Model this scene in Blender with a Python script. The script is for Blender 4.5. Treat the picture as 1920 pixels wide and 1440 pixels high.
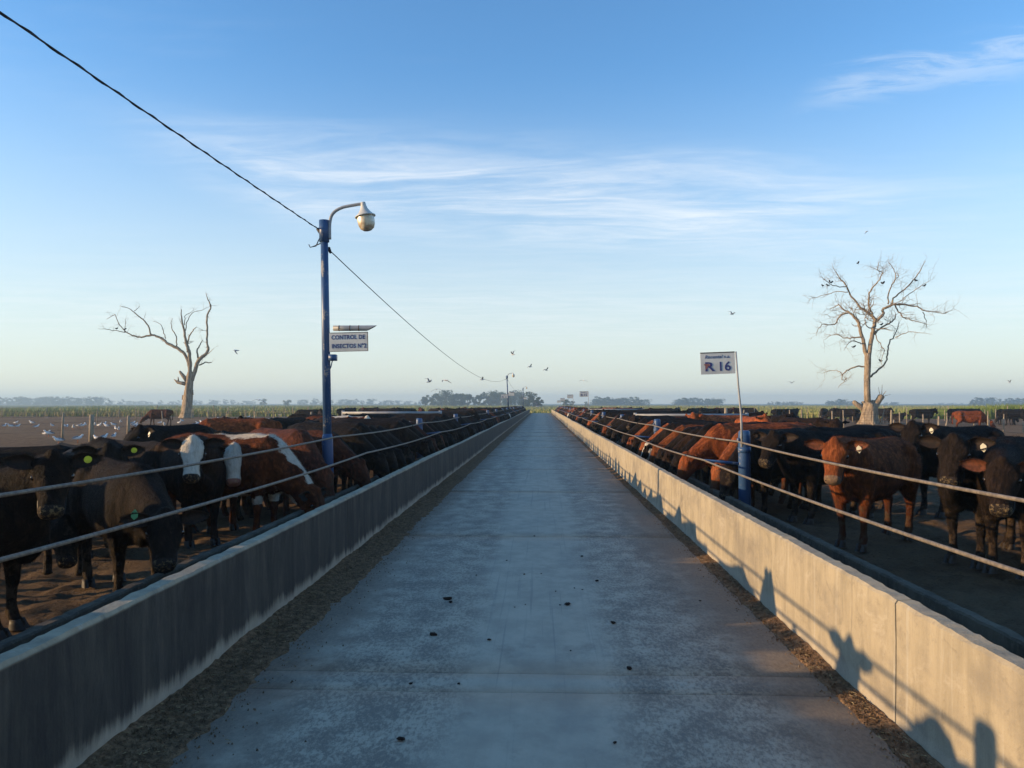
import bpy, bmesh, math, random
import numpy as np
from mathutils import Vector, Matrix, noise as mnoise

S = bpy.context.scene
for o in list(bpy.data.objects): bpy.data.objects.remove(o)
C = S.collection
random.seed(7); RNG = np.random.default_rng(7)
rad = math.radians

# ------------------------------------------------------------------ camera
H = 1.65                                   # eye height over the road
FPX = 1442.0                               # focal length in photograph pixels
YAW, PITCH = math.atan(55/FPX), math.atan(37/FPX)
cam = bpy.data.cameras.new('camera'); camo = bpy.data.objects.new('camera', cam); C.objects.link(camo)
cam.sensor_width = 36; cam.lens = 36*FPX/1920; cam.clip_end = 20000; cam.clip_start = 0.05
camo.location = (0, 0, H); camo.rotation_euler = (math.pi/2 + PITCH, 0, YAW)
S.camera = camo
CAMR = camo.rotation_euler.to_matrix()
def at(px, py, d):
    """world point on the plane Y=d seen at that photograph pixel (used for measuring the place)"""
    v = CAMR @ Vector(((px-960)/FPX, (720-py)/FPX, -1)); k = d/v.y
    return Vector((v.x*k, d, H + v.z*k))
def gnd(px, py, z=0.0):
    v = CAMR @ Vector(((px-960)/FPX, (720-py)/FPX, -1)); k = (z-H)/v.z
    return Vector((v.x*k, v.y*k, z))

# ------------------------------------------------------------------ light
SUN_EL = rad(10.6); SUN_AZ = rad(180+9)    # direction TO the sun, math angle from +X in XY: left, a little behind
sd = Vector((math.cos(SUN_EL)*math.cos(SUN_AZ), math.cos(SUN_EL)*math.sin(SUN_AZ), math.sin(SUN_EL)))
sl = bpy.data.lights.new('sun', 'SUN'); slo = bpy.data.objects.new('sun', sl); C.objects.link(slo)
sl.energy = 3.7; sl.angle = rad(0.55); sl.color = (1.0, 0.68, 0.36)
slo.rotation_euler = sd.to_track_quat('Z', 'Y').to_euler(); slo.location = (-40, -10, 30)

W = bpy.data.worlds.new('World'); S.world = W; W.use_nodes = True
wt = W.node_tree; wt.nodes.clear()
def N(t, typ, **k):
    n = t.nodes.new(typ)
    for a, b in k.items(): setattr(n, a, b)
    return n
def L(t, a, b): t.links.new(a, b)
def math_(t, op, a, b=None, c=None, clamp=False):
    n = N(t, 'ShaderNodeMath', operation=op); n.use_clamp = clamp
    for i, v in enumerate((a, b, c)):
        if v is None: continue
        if isinstance(v, (int, float)): n.inputs[i].default_value = v
        else: L(t, v, n.inputs[i])
    return n.outputs[0]
def mix(t, f, a, b, bt='MIX'):
    n = N(t, 'ShaderNodeMix', data_type='RGBA', blend_type=bt)
    for s, v in ((n.inputs[0], f), (n.inputs[6], a), (n.inputs[7], b)):
        if isinstance(v, (int, float)): s.default_value = v
        elif isinstance(v, (tuple, list)): s.default_value = (*v[:3], 1)
        else: L(t, v, s)
    return n.outputs[2]
def ramp(t, f, lo, hi, smooth=True):
    n = N(t, 'ShaderNodeMapRange', interpolation_type='SMOOTHSTEP' if smooth else 'LINEAR')
    L(t, f, n.inputs[0]); n.inputs[1].default_value = lo; n.inputs[2].default_value = hi
    return n.outputs[0]
def noise(t, vec, scale, detail=4, rough=.55, dist=0):
    n = N(t, 'ShaderNodeTexNoise'); n.inputs['Scale'].default_value = scale
    n.inputs['Detail'].default_value = detail; n.inputs['Roughness'].default_value = rough; n.inputs['Distortion'].default_value = dist
    if vec is not None: L(t, vec, n.inputs['Vector'])
    return n.outputs['Fac']
def mapping(t, vec, sc=(1, 1, 1), loc=(0, 0, 0), rot=(0, 0, 0)):
    n = N(t, 'ShaderNodeMapping'); n.inputs['Scale'].default_value = sc; n.inputs['Location'].default_value = loc
    n.inputs['Rotation'].default_value = rot; L(t, vec, n.inputs['Vector']); return n.outputs[0]

def build_sky():
    t = wt
    sky = N(t, 'ShaderNodeTexSky', sky_type='NISHITA'); sky.sun_disc = False
    sky.sun_elevation = SUN_EL
    sky.sun_rotation = math.pi/2 - SUN_AZ          # Nishita: 0 = +Y, clockwise
    sky.altitude = 0; sky.air_density = 1.0; sky.dust_density = 0.15; sky.ozone_density = 3.0
    tc = N(t, 'ShaderNodeTexCoord'); sep = N(t, 'ShaderNodeSeparateXYZ'); L(t, tc.outputs['Generated'], sep.inputs[0])
    x, y, z = sep.outputs
    zc = math_(t, 'MAXIMUM', z, 0.03)
    px, py = math_(t, 'DIVIDE', x, zc), math_(t, 'DIVIDE', y, zc)
    cb = N(t, 'ShaderNodeCombineXYZ'); L(t, px, cb.inputs[0]); L(t, py, cb.inputs[1])
    p = cb.outputs[0]
    # fibrous cirrus: noise stretched along a slightly tilted x axis
    warp = noise(t, mapping(t, p, (.5, .9, 1)), 1.0, 3)
    pyw = math_(t, 'ADD', py, math_(t, 'MULTIPLY', math_(t, 'SUBTRACT', warp, .5), .9))
    cb2 = N(t, 'ShaderNodeCombineXYZ'); L(t, px, cb2.inputs[0]); L(t, pyw, cb2.inputs[1])
    fib = noise(t, mapping(t, cb2.outputs[0], (.9, 3.6, 1), rot=(0, 0, rad(-7))), 1.0, 9, .60, .7)
    fine = noise(t, mapping(t, p, (3.2, 8, 1), rot=(0, 0, rad(22))), 1.0, 8, .66, .9)
    streak = math_(t, 'ADD', math_(t, 'MULTIPLY', fib, .72), math_(t, 'MULTIPLY', fine, .28))
    def band(lo, l1, h1, hi, v):
        return math_(t, 'MULTIPLY', ramp(t, v, lo, l1), math_(t, 'SUBTRACT', 1.0, ramp(t, v, h1, hi)))
    # main veil: 13-18 degrees up, across the road's direction; its axis sinks to the right
    pyt = math_(t, 'SUBTRACT', pyw, math_(t, 'MULTIPLY', px, .28))
    veil = math_(t, 'MULTIPLY', band(2.6, 3.5, 3.8, 5.4, pyt), band(-1.75, -1.0, .9, 2.9, px))
    veil = math_(t, 'MULTIPLY', veil, ramp(t, streak, .30, .84))
    # small bright wisp high on the right
    pyr = math_(t, 'ADD', py, math_(t, 'MULTIPLY', px, .42))
    wisp = math_(t, 'MULTIPLY', band(2.62, 2.80, 2.90, 3.08, math_(t, 'ADD', pyr, math_(t, 'MULTIPLY', math_(t, 'SUBTRACT', fine, .5), .5))), band(.80, 1.0, 1.35, 2.0, px))
    wisp = math_(t, 'MULTIPLY', wisp, ramp(t, fine, .30, .62))
    # thin sheets lower down, everywhere round the horizon, growing denser with distance
    low = math_(t, 'MULTIPLY', ramp(t, math_(t, 'ABSOLUTE', pyw), 3.4, 9.0), ramp(t, streak, .34, .72))
    thin = math_(t, 'MULTIPLY', ramp(t, noise(t, mapping(t, p, (.5, 1.5, 1), loc=(3, 1, 0), rot=(0, 0, rad(-20))), 1.0, 7, .6), .56, .86), .14)
    a = math_(t, 'ADD', math_(t, 'MULTIPLY', veil, .80), math_(t, 'MULTIPLY', wisp, .26))
    a = math_(t, 'ADD', a, math_(t, 'MULTIPLY', low, .34))
    a = math_(t, 'ADD', a, thin, clamp=True)
    a = math_(t, 'MULTIPLY', a, ramp(t, z, .02, .12))
    hz = math_(t, 'MULTIPLY', math_(t, 'SUBTRACT', 1.0, ramp(t, z, -.01, .42)), .80)     # moist air thickening to the horizon
    hs = N(t, 'ShaderNodeHueSaturation'); hs.inputs['Saturation'].default_value = 1.14; L(t, mix(t, 1.0, sky.outputs[0], (1.12, 1.08, 1.08), 'MULTIPLY'), hs.inputs['Color'])
    col = mix(t, hz, hs.outputs[0], SKY_HAZE)
    col = mix(t, a, col, SKY_CLOUD)
    bg = N(t, 'ShaderNodeBackground'); L(t, col, bg.inputs[0]); bg.inputs[1].default_value = 0.15
    out = N(t, 'ShaderNodeOutputWorld'); L(t, bg.outputs[0], out.inputs[0])
SKY_HAZE = (2.75, 2.85, 2.65)
SKY_CLOUD = (3.7, 3.8, 3.85)
build_sky()
W.cycles.sampling_method = 'MANUAL'; W.cycles.sample_map_resolution = 512
S.view_settings.view_transform = 'Standard'; S.view_settings.look = 'None'
S.view_settings.exposure = 0.96; S.view_settings.gamma = 1.0; S.view_settings.use_curve_mapping = False
S.cycles.use_denoising = True
S.cycles.max_bounces = 4; S.cycles.diffuse_bounces = 3; S.cycles.transparent_max_bounces = 6; S.cycles.volume_bounces = 0

# ------------------------------------------------------------------ helpers
def mesh(name, v, f, mats=(), fm=None, smooth=True):
    me = bpy.data.meshes.new(name)
    me.from_pydata([tuple(p) for p in v], [], [tuple(int(i) for i in q) for q in f])
    for m in mats: me.materials.append(m)
    if fm is not None: me.polygons.foreach_set('material_index', np.asarray(fm, dtype=np.int32))
    me.polygons.foreach_set('use_smooth', np.full(len(me.polygons), smooth))
    me.update(); return me
def link(name, me, parent=None, loc=None, rot=None):
    o = bpy.data.objects.new(name, me); C.objects.link(o)
    if parent is not None: o.parent = parent
    if loc is not None: o.location = loc
    if rot is not None: o.rotation_euler = rot
    return o
def tag(o, label, cat, group=None):
    o['label'] = label; o['category'] = cat
    if group: o['group'] = group
    return o
def thing(name, label, cat, loc=(0, 0, 0), rz=0, group=None):
    o = bpy.data.objects.new(name, None); C.objects.link(o); o.empty_display_size = .2
    o.location = loc; o.rotation_euler = (0, 0, rz); return tag(o, label, cat, group)
class MB:
    """collects vertices and faces of one piece"""
    def __init__(s): s.v = []; s.f = []; s.m = []
    def add(s, v, f, m=0):
        n = len(s.v); s.v += [tuple(p) for p in v]; s.f += [tuple(i+n for i in q) for q in f]; s.m += [m]*len(f); return s
    def box(s, x0, x1, y0, y1, z0, z1, m=0):
        return s.add([(x0,y0,z0),(x1,y0,z0),(x1,y1,z0),(x0,y1,z0),(x0,y0,z1),(x1,y0,z1),(x1,y1,z1),(x0,y1,z1)],
                     [(3,2,1,0),(4,5,6,7),(0,1,5,4),(1,2,6,5),(2,3,7,6),(3,0,4,7)], m)
    def tube(s, pts, rr, n=8, m=0, cap=True):
        v, f = tube(pts, rr, n, cap); return s.add(v, f, m)
    def lathe(s, prof, n=16, m=0, axis=None):
        v, f = [], []
        for (r, z) in prof:
            for k in range(n):
                a = 2*math.pi*k/n; v.append((r*math.cos(a), r*math.sin(a), z))
        for i in range(len(prof)-1):
            for k in range(n):
                f.append((i*n+k, i*n+(k+1) % n, (i+1)*n+(k+1) % n, (i+1)*n+k))
        if axis is not None: v = [axis @ Vector(p) for p in v]
        return s.add(v, f, m)
    def mesh(s, name, mats, smooth=True): return mesh(name, s.v, s.f, mats, s.m, smooth)
    def build(s, name, mats, parent=None, smooth=True, **k): return link(name, s.mesh(name, mats, smooth), parent, **k)
def tube(pts, rr, n=8, cap=True):
    P = [Vector(p) for p in pts]; v = []; f = []
    if isinstance(rr, (int, float)): rr = [rr]*len(P)
    T = []
    for i in range(len(P)):
        a = P[max(i-1, 0)]; b = P[min(i+1, len(P)-1)]; d = b-a
        T.append(d.normalized() if d.length > 1e-9 else Vector((0, 0, 1)))
    ref = Vector((0, 0, 1)) if abs(T[0].z) < .9 else Vector((1, 0, 0))
    u = (ref - T[0]*ref.dot(T[0])).normalized()
    for i, p in enumerate(P):
        u = (u - T[i]*u.dot(T[i])); u = u.normalized() if u.length > 1e-6 else T[i].orthogonal().normalized()
        w = T[i].cross(u)
        for k in range(n):
            a = 2*math.pi*k/n; v.append(p + (u*math.cos(a) + w*math.sin(a))*rr[i])
    for i in range(len(P)-1):
        for k in range(n):
            f.append((i*n+k, i*n+(k+1) % n, (i+1)*n+(k+1) % n, (i+1)*n+k))
    if cap:
        f.append(tuple(range(n-1, -1, -1))); f.append(tuple((len(P)-1)*n+k for k in range(n)))
    return v, f
def spline(pts, m):
    """Catmull-Rom through pts, m steps per span"""
    P = [Vector(p) for p in pts]; out = []
    for i in range(len(P)-1):
        p0, p1, p2, p3 = P[max(i-1, 0)], P[i], P[i+1], P[min(i+2, len(P)-1)]
        for k in range(m):
            t = k/m
            out.append(.5*((2*p1) + (p2-p0)*t + (2*p0-5*p1+4*p2-p3)*t*t + (3*p1-p0-3*p2+p3)*t**3))
    out.append(P[-1]); return out
def fbm(x, y, z=0.0, o=4):
    return mnoise.fractal(Vector((x, y, z)), 1.0, 2.0, o)

# ------------------------------------------------------------------ materials
def mat(name, rough=.8, spec=.3):
    m = bpy.data.materials.new(name); m.use_nodes = True; t = m.node_tree
    b = t.nodes['Principled BSDF']; b.inputs['Roughness'].default_value = rough; b.inputs['Specular IOR Level'].default_value = spec
    return m, t, b
def objco(t): return N(t, 'ShaderNodeTexCoord').outputs['Object']
def worldpos(t): return N(t, 'ShaderNodeNewGeometry').outputs['Position']
def bump(t, b, h, s=.4, d=.02):
    n = N(t, 'ShaderNodeBump'); n.inputs['Strength'].default_value = s; n.inputs['Distance'].default_value = d
    L(t, h, n.inputs['Height']); L(t, n.outputs[0], b.inputs['Normal'])
def simple(name, c1, c2=None, scale=8, rough=.8, spec=.3, metal=0, bs=0, bd=.01, bscale=60, stretch=(1, 1, 1)):
    m, t, b = mat(name, rough, spec); b.inputs['Metallic'].default_value = metal
    co = mapping(t, objco(t), stretch)
    if c2 is None: c2 = tuple(x*.75 for x in c1)
    f = ramp(t, noise(t, co, scale, 5, .6), .35, .65)
    L(t, mix(t, f, c1, c2), b.inputs['Base Color'])
    if bs: bump(t, b, noise(t, co, bscale, 4), bs, bd)
    return m

def m_road():
    m, t, b = mat('road_concrete', .78, .35); p = worldpos(t)
    sep = N(t, 'ShaderNodeSeparateXYZ'); L(t, p, sep.inputs[0]); x = sep.outputs[0]
    big = noise(t, mapping(t, p, (1.1, .35, 1)), 1.0, 6, .6)
    med = noise(t, mapping(t, p, (1, .8, 1)), 4.0, 7, .65)
    fine = noise(t, mapping(t, p, (1, .5, 1)), 42.0, 6, .8)
    spk = noise(t, p, 130.0, 3, .6)
    xw = math_(t, 'ADD', x, math_(t, 'MULTIPLY', math_(t, 'SUBTRACT', big, .5), .7))
    def bump1(c, w): return math_(t, 'SUBTRACT', 1.0, ramp(t, math_(t, 'ABSOLUTE', math_(t, 'SUBTRACT', xw, c)), w*.35, w))
    tracks = math_(t, 'ADD', bump1(-.95, .62), bump1(.85, .62), clamp=True)
    base = mix(t, ramp(t, med, .3, .7), (.50, .425, .315), (.385, .325, .243))
    base = mix(t, math_(t, 'MULTIPLY', ramp(t, big, .45, .7), .35), base, (.23, .214, .185))
    # worn surface in the wheel tracks: pitted darker aggregate
    pits = math_(t, 'MULTIPLY', tracks, ramp(t, math_(t, 'ADD', math_(t, 'MULTIPLY', fine, .7), math_(t, 'MULTIPLY', med, .3)), .45, .57))
    base = mix(t, math_(t, 'MULTIPLY', pits, .62), base, (.115, .105, .092))
    base = mix(t, math_(t, 'MULTIPLY', ramp(t, spk, .64, .74), .25), base, (.10, .09, .08))
    # brooming lines along the road in the middle
    lines = noise(t, mapping(t, p, (26, .25, 1)), 1.0, 4, .6)
    base = mix(t, math_(t, 'MULTIPLY', math_(t, 'MULTIPLY', ramp(t, lines, .57, .66), bump1(-.1, .6)), .35), base, (.20, .19, .17))
    # feed and manure dust trodden in towards both kerbs
    edge = math_(t, 'MAXIMUM', ramp(t, math_(t, 'ADD', xw, math_(t, 'MULTIPLY', med, .5)), 1.15, 1.75), ramp(t, math_(t, 'SUBTRACT', math_(t, 'MULTIPLY', med, .5), xw), 1.40, 1.95))
    base = mix(t, math_(t, 'MULTIPLY', edge, .8), base, mix(t, ramp(t, fine, .35, .65), (.20, .15, .105), (.11, .08, .056)))
    patch = ramp(t, noise(t, mapping(t, p, (1, .7, 1), loc=(4, 2, 0)), 1.7, 8, .75), .56, .70)
    base = mix(t, math_(t, 'MULTIPLY', patch, .42), base, (.20, .165, .13))
    L(t, base, b.inputs['Base Color'])
    h = math_(t, 'ADD', math_(t, 'MULTIPLY', pits, -.6), math_(t, 'ADD', math_(t, 'MULTIPLY', fine, .5), math_(t, 'MULTIPLY', spk, .3)))
    bump(t, b, h, .55, .012)
    return m
def m_trough(name='trough_concrete', dirt=0.0):
    m, t, b = mat(name, .85, .25); p = worldpos(t)
    streak = noise(t, mapping(t, p, (5, 5, .8)), 1.0, 8, .72, .6)
    med = noise(t, mapping(t, p, (1.2, 1.2, 1.8)), 1.6, 6, .6)
    fine = noise(t, p, 60.0, 5, .7)
    base = mix(t, ramp(t, streak, .34, .68), (.375, .322, .225), (.275, .238, .168))
    base = mix(t, math_(t, 'MULTIPLY', ramp(t, med, .44, .66), .6), base, (.19, .168, .135))
    blot = noise(t, mapping(t, p, (3, 3, 3.4), loc=(5, 2, 9)), 1.0, 8, .78, .7)
    base = mix(t, math_(t, 'MULTIPLY', ramp(t, blot, .52, .64), .45), base, (.16, .14, .11))
    base = mix(t, math_(t, 'MULTIPLY', ramp(t, blot, .46, .34), .4), base, (.46, .41, .32))
    sep = N(t, 'ShaderNodeSeparateXYZ'); L(t, p, sep.inputs[0])
    drip = noise(t, mapping(t, p, (14, 14, .35), loc=(2, 5, 1)), 1.0, 5, .7)
    base = mix(t, math_(t, 'MULTIPLY', ramp(t, drip, .58, .68), .5), base, (.42, .39, .32))
    drk = noise(t, mapping(t, p, (11, 11, .5), loc=(7, 1, 4)), 1.0, 5, .7)
    base = mix(t, math_(t, 'MULTIPLY', ramp(t, drk, .58, .72), .45), base, (.13, .115, .095))
    # pale splash of dried slurry near the foot, rough pale top arris
    z = math_(t, 'ADD', sep.outputs[2], math_(t, 'MULTIPLY', math_(t, 'SUBTRACT', med, .5), .25))
    base = mix(t, math_(t, 'MULTIPLY', math_(t, 'SUBTRACT', 1.0, ramp(t, z, .05, .15)), .45), base, (.42, .37, .29))
    base = mix(t, math_(t, 'MULTIPLY', ramp(t, fine, .60, .72), .4), base, (.12, .11, .09))
    if dirt:      # shade of the road face painted near-black, with weathering streaks; slurry-splashed foot stays pale
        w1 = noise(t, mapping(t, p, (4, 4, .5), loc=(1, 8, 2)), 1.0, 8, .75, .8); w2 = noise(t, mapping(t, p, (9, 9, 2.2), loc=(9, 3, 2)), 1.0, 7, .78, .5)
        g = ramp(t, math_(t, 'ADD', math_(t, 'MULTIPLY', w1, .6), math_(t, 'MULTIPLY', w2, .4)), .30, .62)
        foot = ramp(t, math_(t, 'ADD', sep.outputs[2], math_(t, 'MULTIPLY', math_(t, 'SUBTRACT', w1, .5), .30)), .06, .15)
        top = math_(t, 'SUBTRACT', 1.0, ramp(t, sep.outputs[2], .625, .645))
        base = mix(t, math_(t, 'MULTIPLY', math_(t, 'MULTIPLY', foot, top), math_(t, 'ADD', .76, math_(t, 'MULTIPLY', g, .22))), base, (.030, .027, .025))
    L(t, base, b.inputs['Base Color'])
    bump(t, b, math_(t, 'ADD', fine, math_(t, 'MULTIPLY', streak, .6)), .5, .01)
    return m
def m_soiled_shade():  # feed and manure stains, with the shade inside the trough painted into the colour
    m, t, b = mat('shaded_soiled_concrete', .9, .2); p = worldpos(t)
    n1 = noise(t, mapping(t, p, (2, 2, 2)), 1.0, 6, .7); n2 = noise(t, p, 30, 5, .7)
    c = mix(t, ramp(t, n1, .35, .65), (.12, .098, .070), (.065, .052, .038)); c = mix(t, math_(t, 'MULTIPLY', ramp(t, n2, .5, .65), .5), c, (.17, .14, .10))
    L(t, c, b.inputs['Base Color']); bump(t, b, n2, .5, .01); return m
def m_mud():
    m, t, b = mat('pen_mud', .95, .12); p = worldpos(t)
    n1 = noise(t, p, .35, 5, .6); n2 = noise(t, p, 3.0, 7, .7); n3 = noise(t, p, 28.0, 5, .75)
    c = mix(t, ramp(t, n2, .3, .7), (.215, .140, .080), (.125, .080, .047))
    c = mix(t, math_(t, 'MULTIPLY', ramp(t, n1, .48, .66), .6), c, (.22, .155, .092))
    c = mix(t, math_(t, 'MULTIPLY', ramp(t, n3, .54, .68), .6), c, (.23, .17, .10))
    c = mix(t, math_(t, 'MULTIPLY', ramp(t, n3, .46, .32), .6), c, (.035, .025, .018))
    L(t, c, b.inputs['Base Color']); bump(t, b, math_(t, 'ADD', n2, n3), 1.0, .08); return m
def m_field():
    m, t, b = mat('field_grass', .95, .1); p = worldpos(t)
    n1 = noise(t, mapping(t, p, (.010, .03, 1)), 1.0, 5, .6); n2 = noise(t, mapping(t, p, (.3, .3, 1)), 1.0, 5, .7)
    c = mix(t, ramp(t, n1, .40, .60), (.115, .15, .04), (.21, .175, .085))
    c = mix(t, math_(t, 'MULTIPLY', ramp(t, n2, .4, .7), .5), c, (.075, .095, .032))
    L(t, c, b.inputs['Base Color']); bump(t, b, n2, .6, .3); return m
M = {}
M['road'] = m_road(); M['conc'] = m_trough(); M['concL'] = m_trough('shaded_weathered_concrete', 1); M['soiled_shade'] = m_soiled_shade(); M['mud'] = m_mud(); M['field'] = m_field()
M['dirt'] = simple('dirt_strip', (.25, .155, .085), (.11, .068, .038), 22, .95, .1, bs=1.0, bd=.03, bscale=45)
M['feed'] = simple('feed_mix', (.17, .12, .06), (.07, .048, .026), 30, .95, .1, bs=1.0, bd=.03, bscale=55)
M['cable'] = simple('steel_cable', (.20, .165, .125), (.11, .09, .07), 30, .6, .4, bs=.5, bd=.004, bscale=120)
M['wire'] = simple('black_wire', (.02, .02, .022), None, 10, .6)
def m_paint(name, c, under, thr=.62, rough=.42):
    m, t, b = mat(name, rough, .45); co = objco(t)
    n = noise(t, mapping(t, co, (6, 6, 1.6)), 1.0, 7, .7); f = noise(t, co, 40, 4, .7)
    base = mix(t, ramp(t, noise(t, co, 3, 4), .3, .7), c, tuple(x*.72 for x in c))
    chip = ramp(t, math_(t, 'ADD', math_(t, 'MULTIPLY', n, .75), math_(t, 'MULTIPLY', f, .25)), thr-.02, thr+.02)
    L(t, mix(t, chip, base, under), b.inputs['Base Color']); bump(t, b, chip, .4, .003); return m
M['blue'] = m_paint('blue_paint', (.034, .088, .21), (.32, .30, .27), .575)
M['galv'] = m_paint('galvanised_pipe', (.33, .345, .36), (.20, .17, .14), .64, .5)
M['wood'] = simple('weathered_wood', (.36, .30, .22), (.20, .16, .115), 5, .9, .15, bs=.6, bd=.01, bscale=30, stretch=(6, 6, .8))
M['bark'] = simple('bare_dead_wood', (.42, .33, .225), (.20, .15, .105), 3, .9, .15, bs=1.0, bd=.08, bscale=9, stretch=(3, 3, .6))
M['sign'] = m_paint('white_sign_enamel', (.66, .66, .62), (.30, .17, .08), .70, .45)
M['ink'] = simple('navy_ink', (.035, .045, .16), (.045, .055, .18), 20, .6)
M['bullred'] = simple('brown_red_ink', (.32, .12, .10), (.22, .10, .10), 30, .6)
M['rust'] = simple('dark_rusty_edge', (.10, .065, .045), (.05, .04, .035), 30, .8)
M['enamel'] = m_paint('lamp_enamel', (.62, .62, .58), (.22, .18, .14), .68, .4)
def m_globe():
    m, t, b = mat('dirty_lamp_globe', .35, .5); co = objco(t)
    f = ramp(t, noise(t, co, 7, 5, .6), .38, .62)
    L(t, mix(t, f, (.72, .64, .47), (.34, .26, .16)), b.inputs['Base Color'])
    b.inputs['Subsurface Weight'].default_value = .15; b.inputs['Transmission Weight'].default_value = .12; return m
M['globe'] = m_globe()
M['dung'] = simple('dry_dung', (.045, .03, .022), (.02, .015, .012), 20, .95, .1, bs=.8, bd=.01, bscale=50)
M['straw'] = simple('straw', (.34, .26, .13), (.2, .15, .08), 30, .8)
M['gull'] = simple('white_plumage', (.72, .71, .68), (.6, .6, .6), 20, .8)
M['gullgrey'] = simple('grey_plumage', (.22, .23, .25), (.10, .10, .11), 20, .8)
M['beak'] = simple('orange_beak', (.35, .10, .03), None, 20, .5)
M['darkbird'] = simple('dark_plumage', (.02, .018, .016), None, 20, .7)

# ------------------------------------------------------------------ ground, road, troughs
XL, XR = -2.05, 1.79          # road faces of the two trough walls
END = 136.0                    # the paved alley stops here
def build_ground():
    xs = np.concatenate([np.linspace(-75, -24, 60), np.linspace(-23.6, -8, 60), np.linspace(-7.95, -2.45, 90), np.linspace(-2.2, 1.95, 8), np.linspace(2.2, 7.9, 90), np.linspace(8, 24, 60), np.linspace(24.5, 75, 60)])
    ys = np.concatenate([np.linspace(-14, 2.4, 24), np.linspace(2.5, 15, 200), np.linspace(15.2, 40, 90), np.linspace(40.6, 100, 60)])
    nx, ny = len(xs), len(ys)
    V = np.zeros((ny, nx, 3)); V[:, :, 0] = xs[None]; V[:, :, 1] = ys[:, None]
    for j, y in enumerate(ys):
        for i, x in enumerate(xs):
            if -2.95 < x < 2.65: z = -.16
            else:
                near = (3 < y < 16 and abs(x) < 8.2)
                z = .05*fbm(x*.22, y*.22, 0, 2)
                if near: z += .045*fbm(x*2.6, y*2.6, 3, 3) + .045*max(0, fbm(x*6.5, y*6.5, 5, 3))
                elif y < 45: z += .05*fbm(x*1.1, y*1.1, 3, 3)
                z += .5*math.exp(-((x-19.5)/4.5)**2 - ((y-30)/4.5)**2)        # scraped dirt mound
            V[j, i, 2] = z - .02
    idx = np.arange(nx*ny).reshape(ny, nx)
    F = np.stack([idx[:-1, :-1], idx[:-1, 1:], idx[1:, 1:], idx[1:, :-1]], -1).reshape(-1, 4)
    o = link('pen_ground', mesh('pen_ground', V.reshape(-1, 3), F, [M['mud']])); o['kind'] = 'structure'
    b = MB(); b.add([(-6500, -60, -.22), (6500, -60, -.22), (6500, 9000, -.22), (-6500, 9000, -.22)], [(0, 1, 2, 3)])
    f = b.build('field', [M['field']]); f['kind'] = 'structure'
build_ground()

def build_road():
    root = bpy.data.objects.new('road', None); C.objects.link(root); root['kind'] = 'structure'
    joints = [-8, -.6, 4.45, 4.76, 9.6, 14.4, 19.3, 24.2]
    while joints[-1] < END-6: joints.append(joints[-1]+4.9+random.uniform(-.15, .15))
    joints.append(END)
    for k in range(len(joints)-1):
        y0, y1 = joints[k], joints[k+1]; g = .006 if y0 > 6 else .009
        nx = 26; ny = max(2, int((y1-y0)/.35)) if y0 < 30 else 4
        dz = random.uniform(-.003, .003)
        vs, fs = [], []
        for j in range(ny+1):
            y = y0+g+(y1-y0-2*g)*j/ny
            for i in range(nx+1):
                x = XL-.06+(XR-XL+.12)*i/nx
                yy = y
                if j in (0, ny) and y0 < 30: yy += (.012*fbm(x*3, (y0 if j == 0 else y1)*9.1, 1, 3))
                vs.append((x, yy, dz+.004*fbm(x, y*.6, 2, 2)))
        w = nx+1
        for j in range(ny):
            for i in range(nx): fs.append((j*w+i, j*w+i+1, (j+1)*w+i+1, (j+1)*w+i))
        n = len(vs)
        rim = [i for i in range(w)] + [j*w+nx for j in range(1, ny+1)] + [ny*w+i for i in range(nx-1, -1, -1)] + [j*w for j in range(ny-1, 0, -1)]
        for r in rim: vs.append((vs[r][0], vs[r][1], -.14))
        for q in range(len(rim)):
            a, b_ = rim[q], rim[(q+1) % len(rim)]; fs.append((b_, a, n+q, n+(q+1) % len(rim)))
        link('concrete_slab', mesh('concrete_slab', vs, fs, [M['road']]), root)
build_road()

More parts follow.
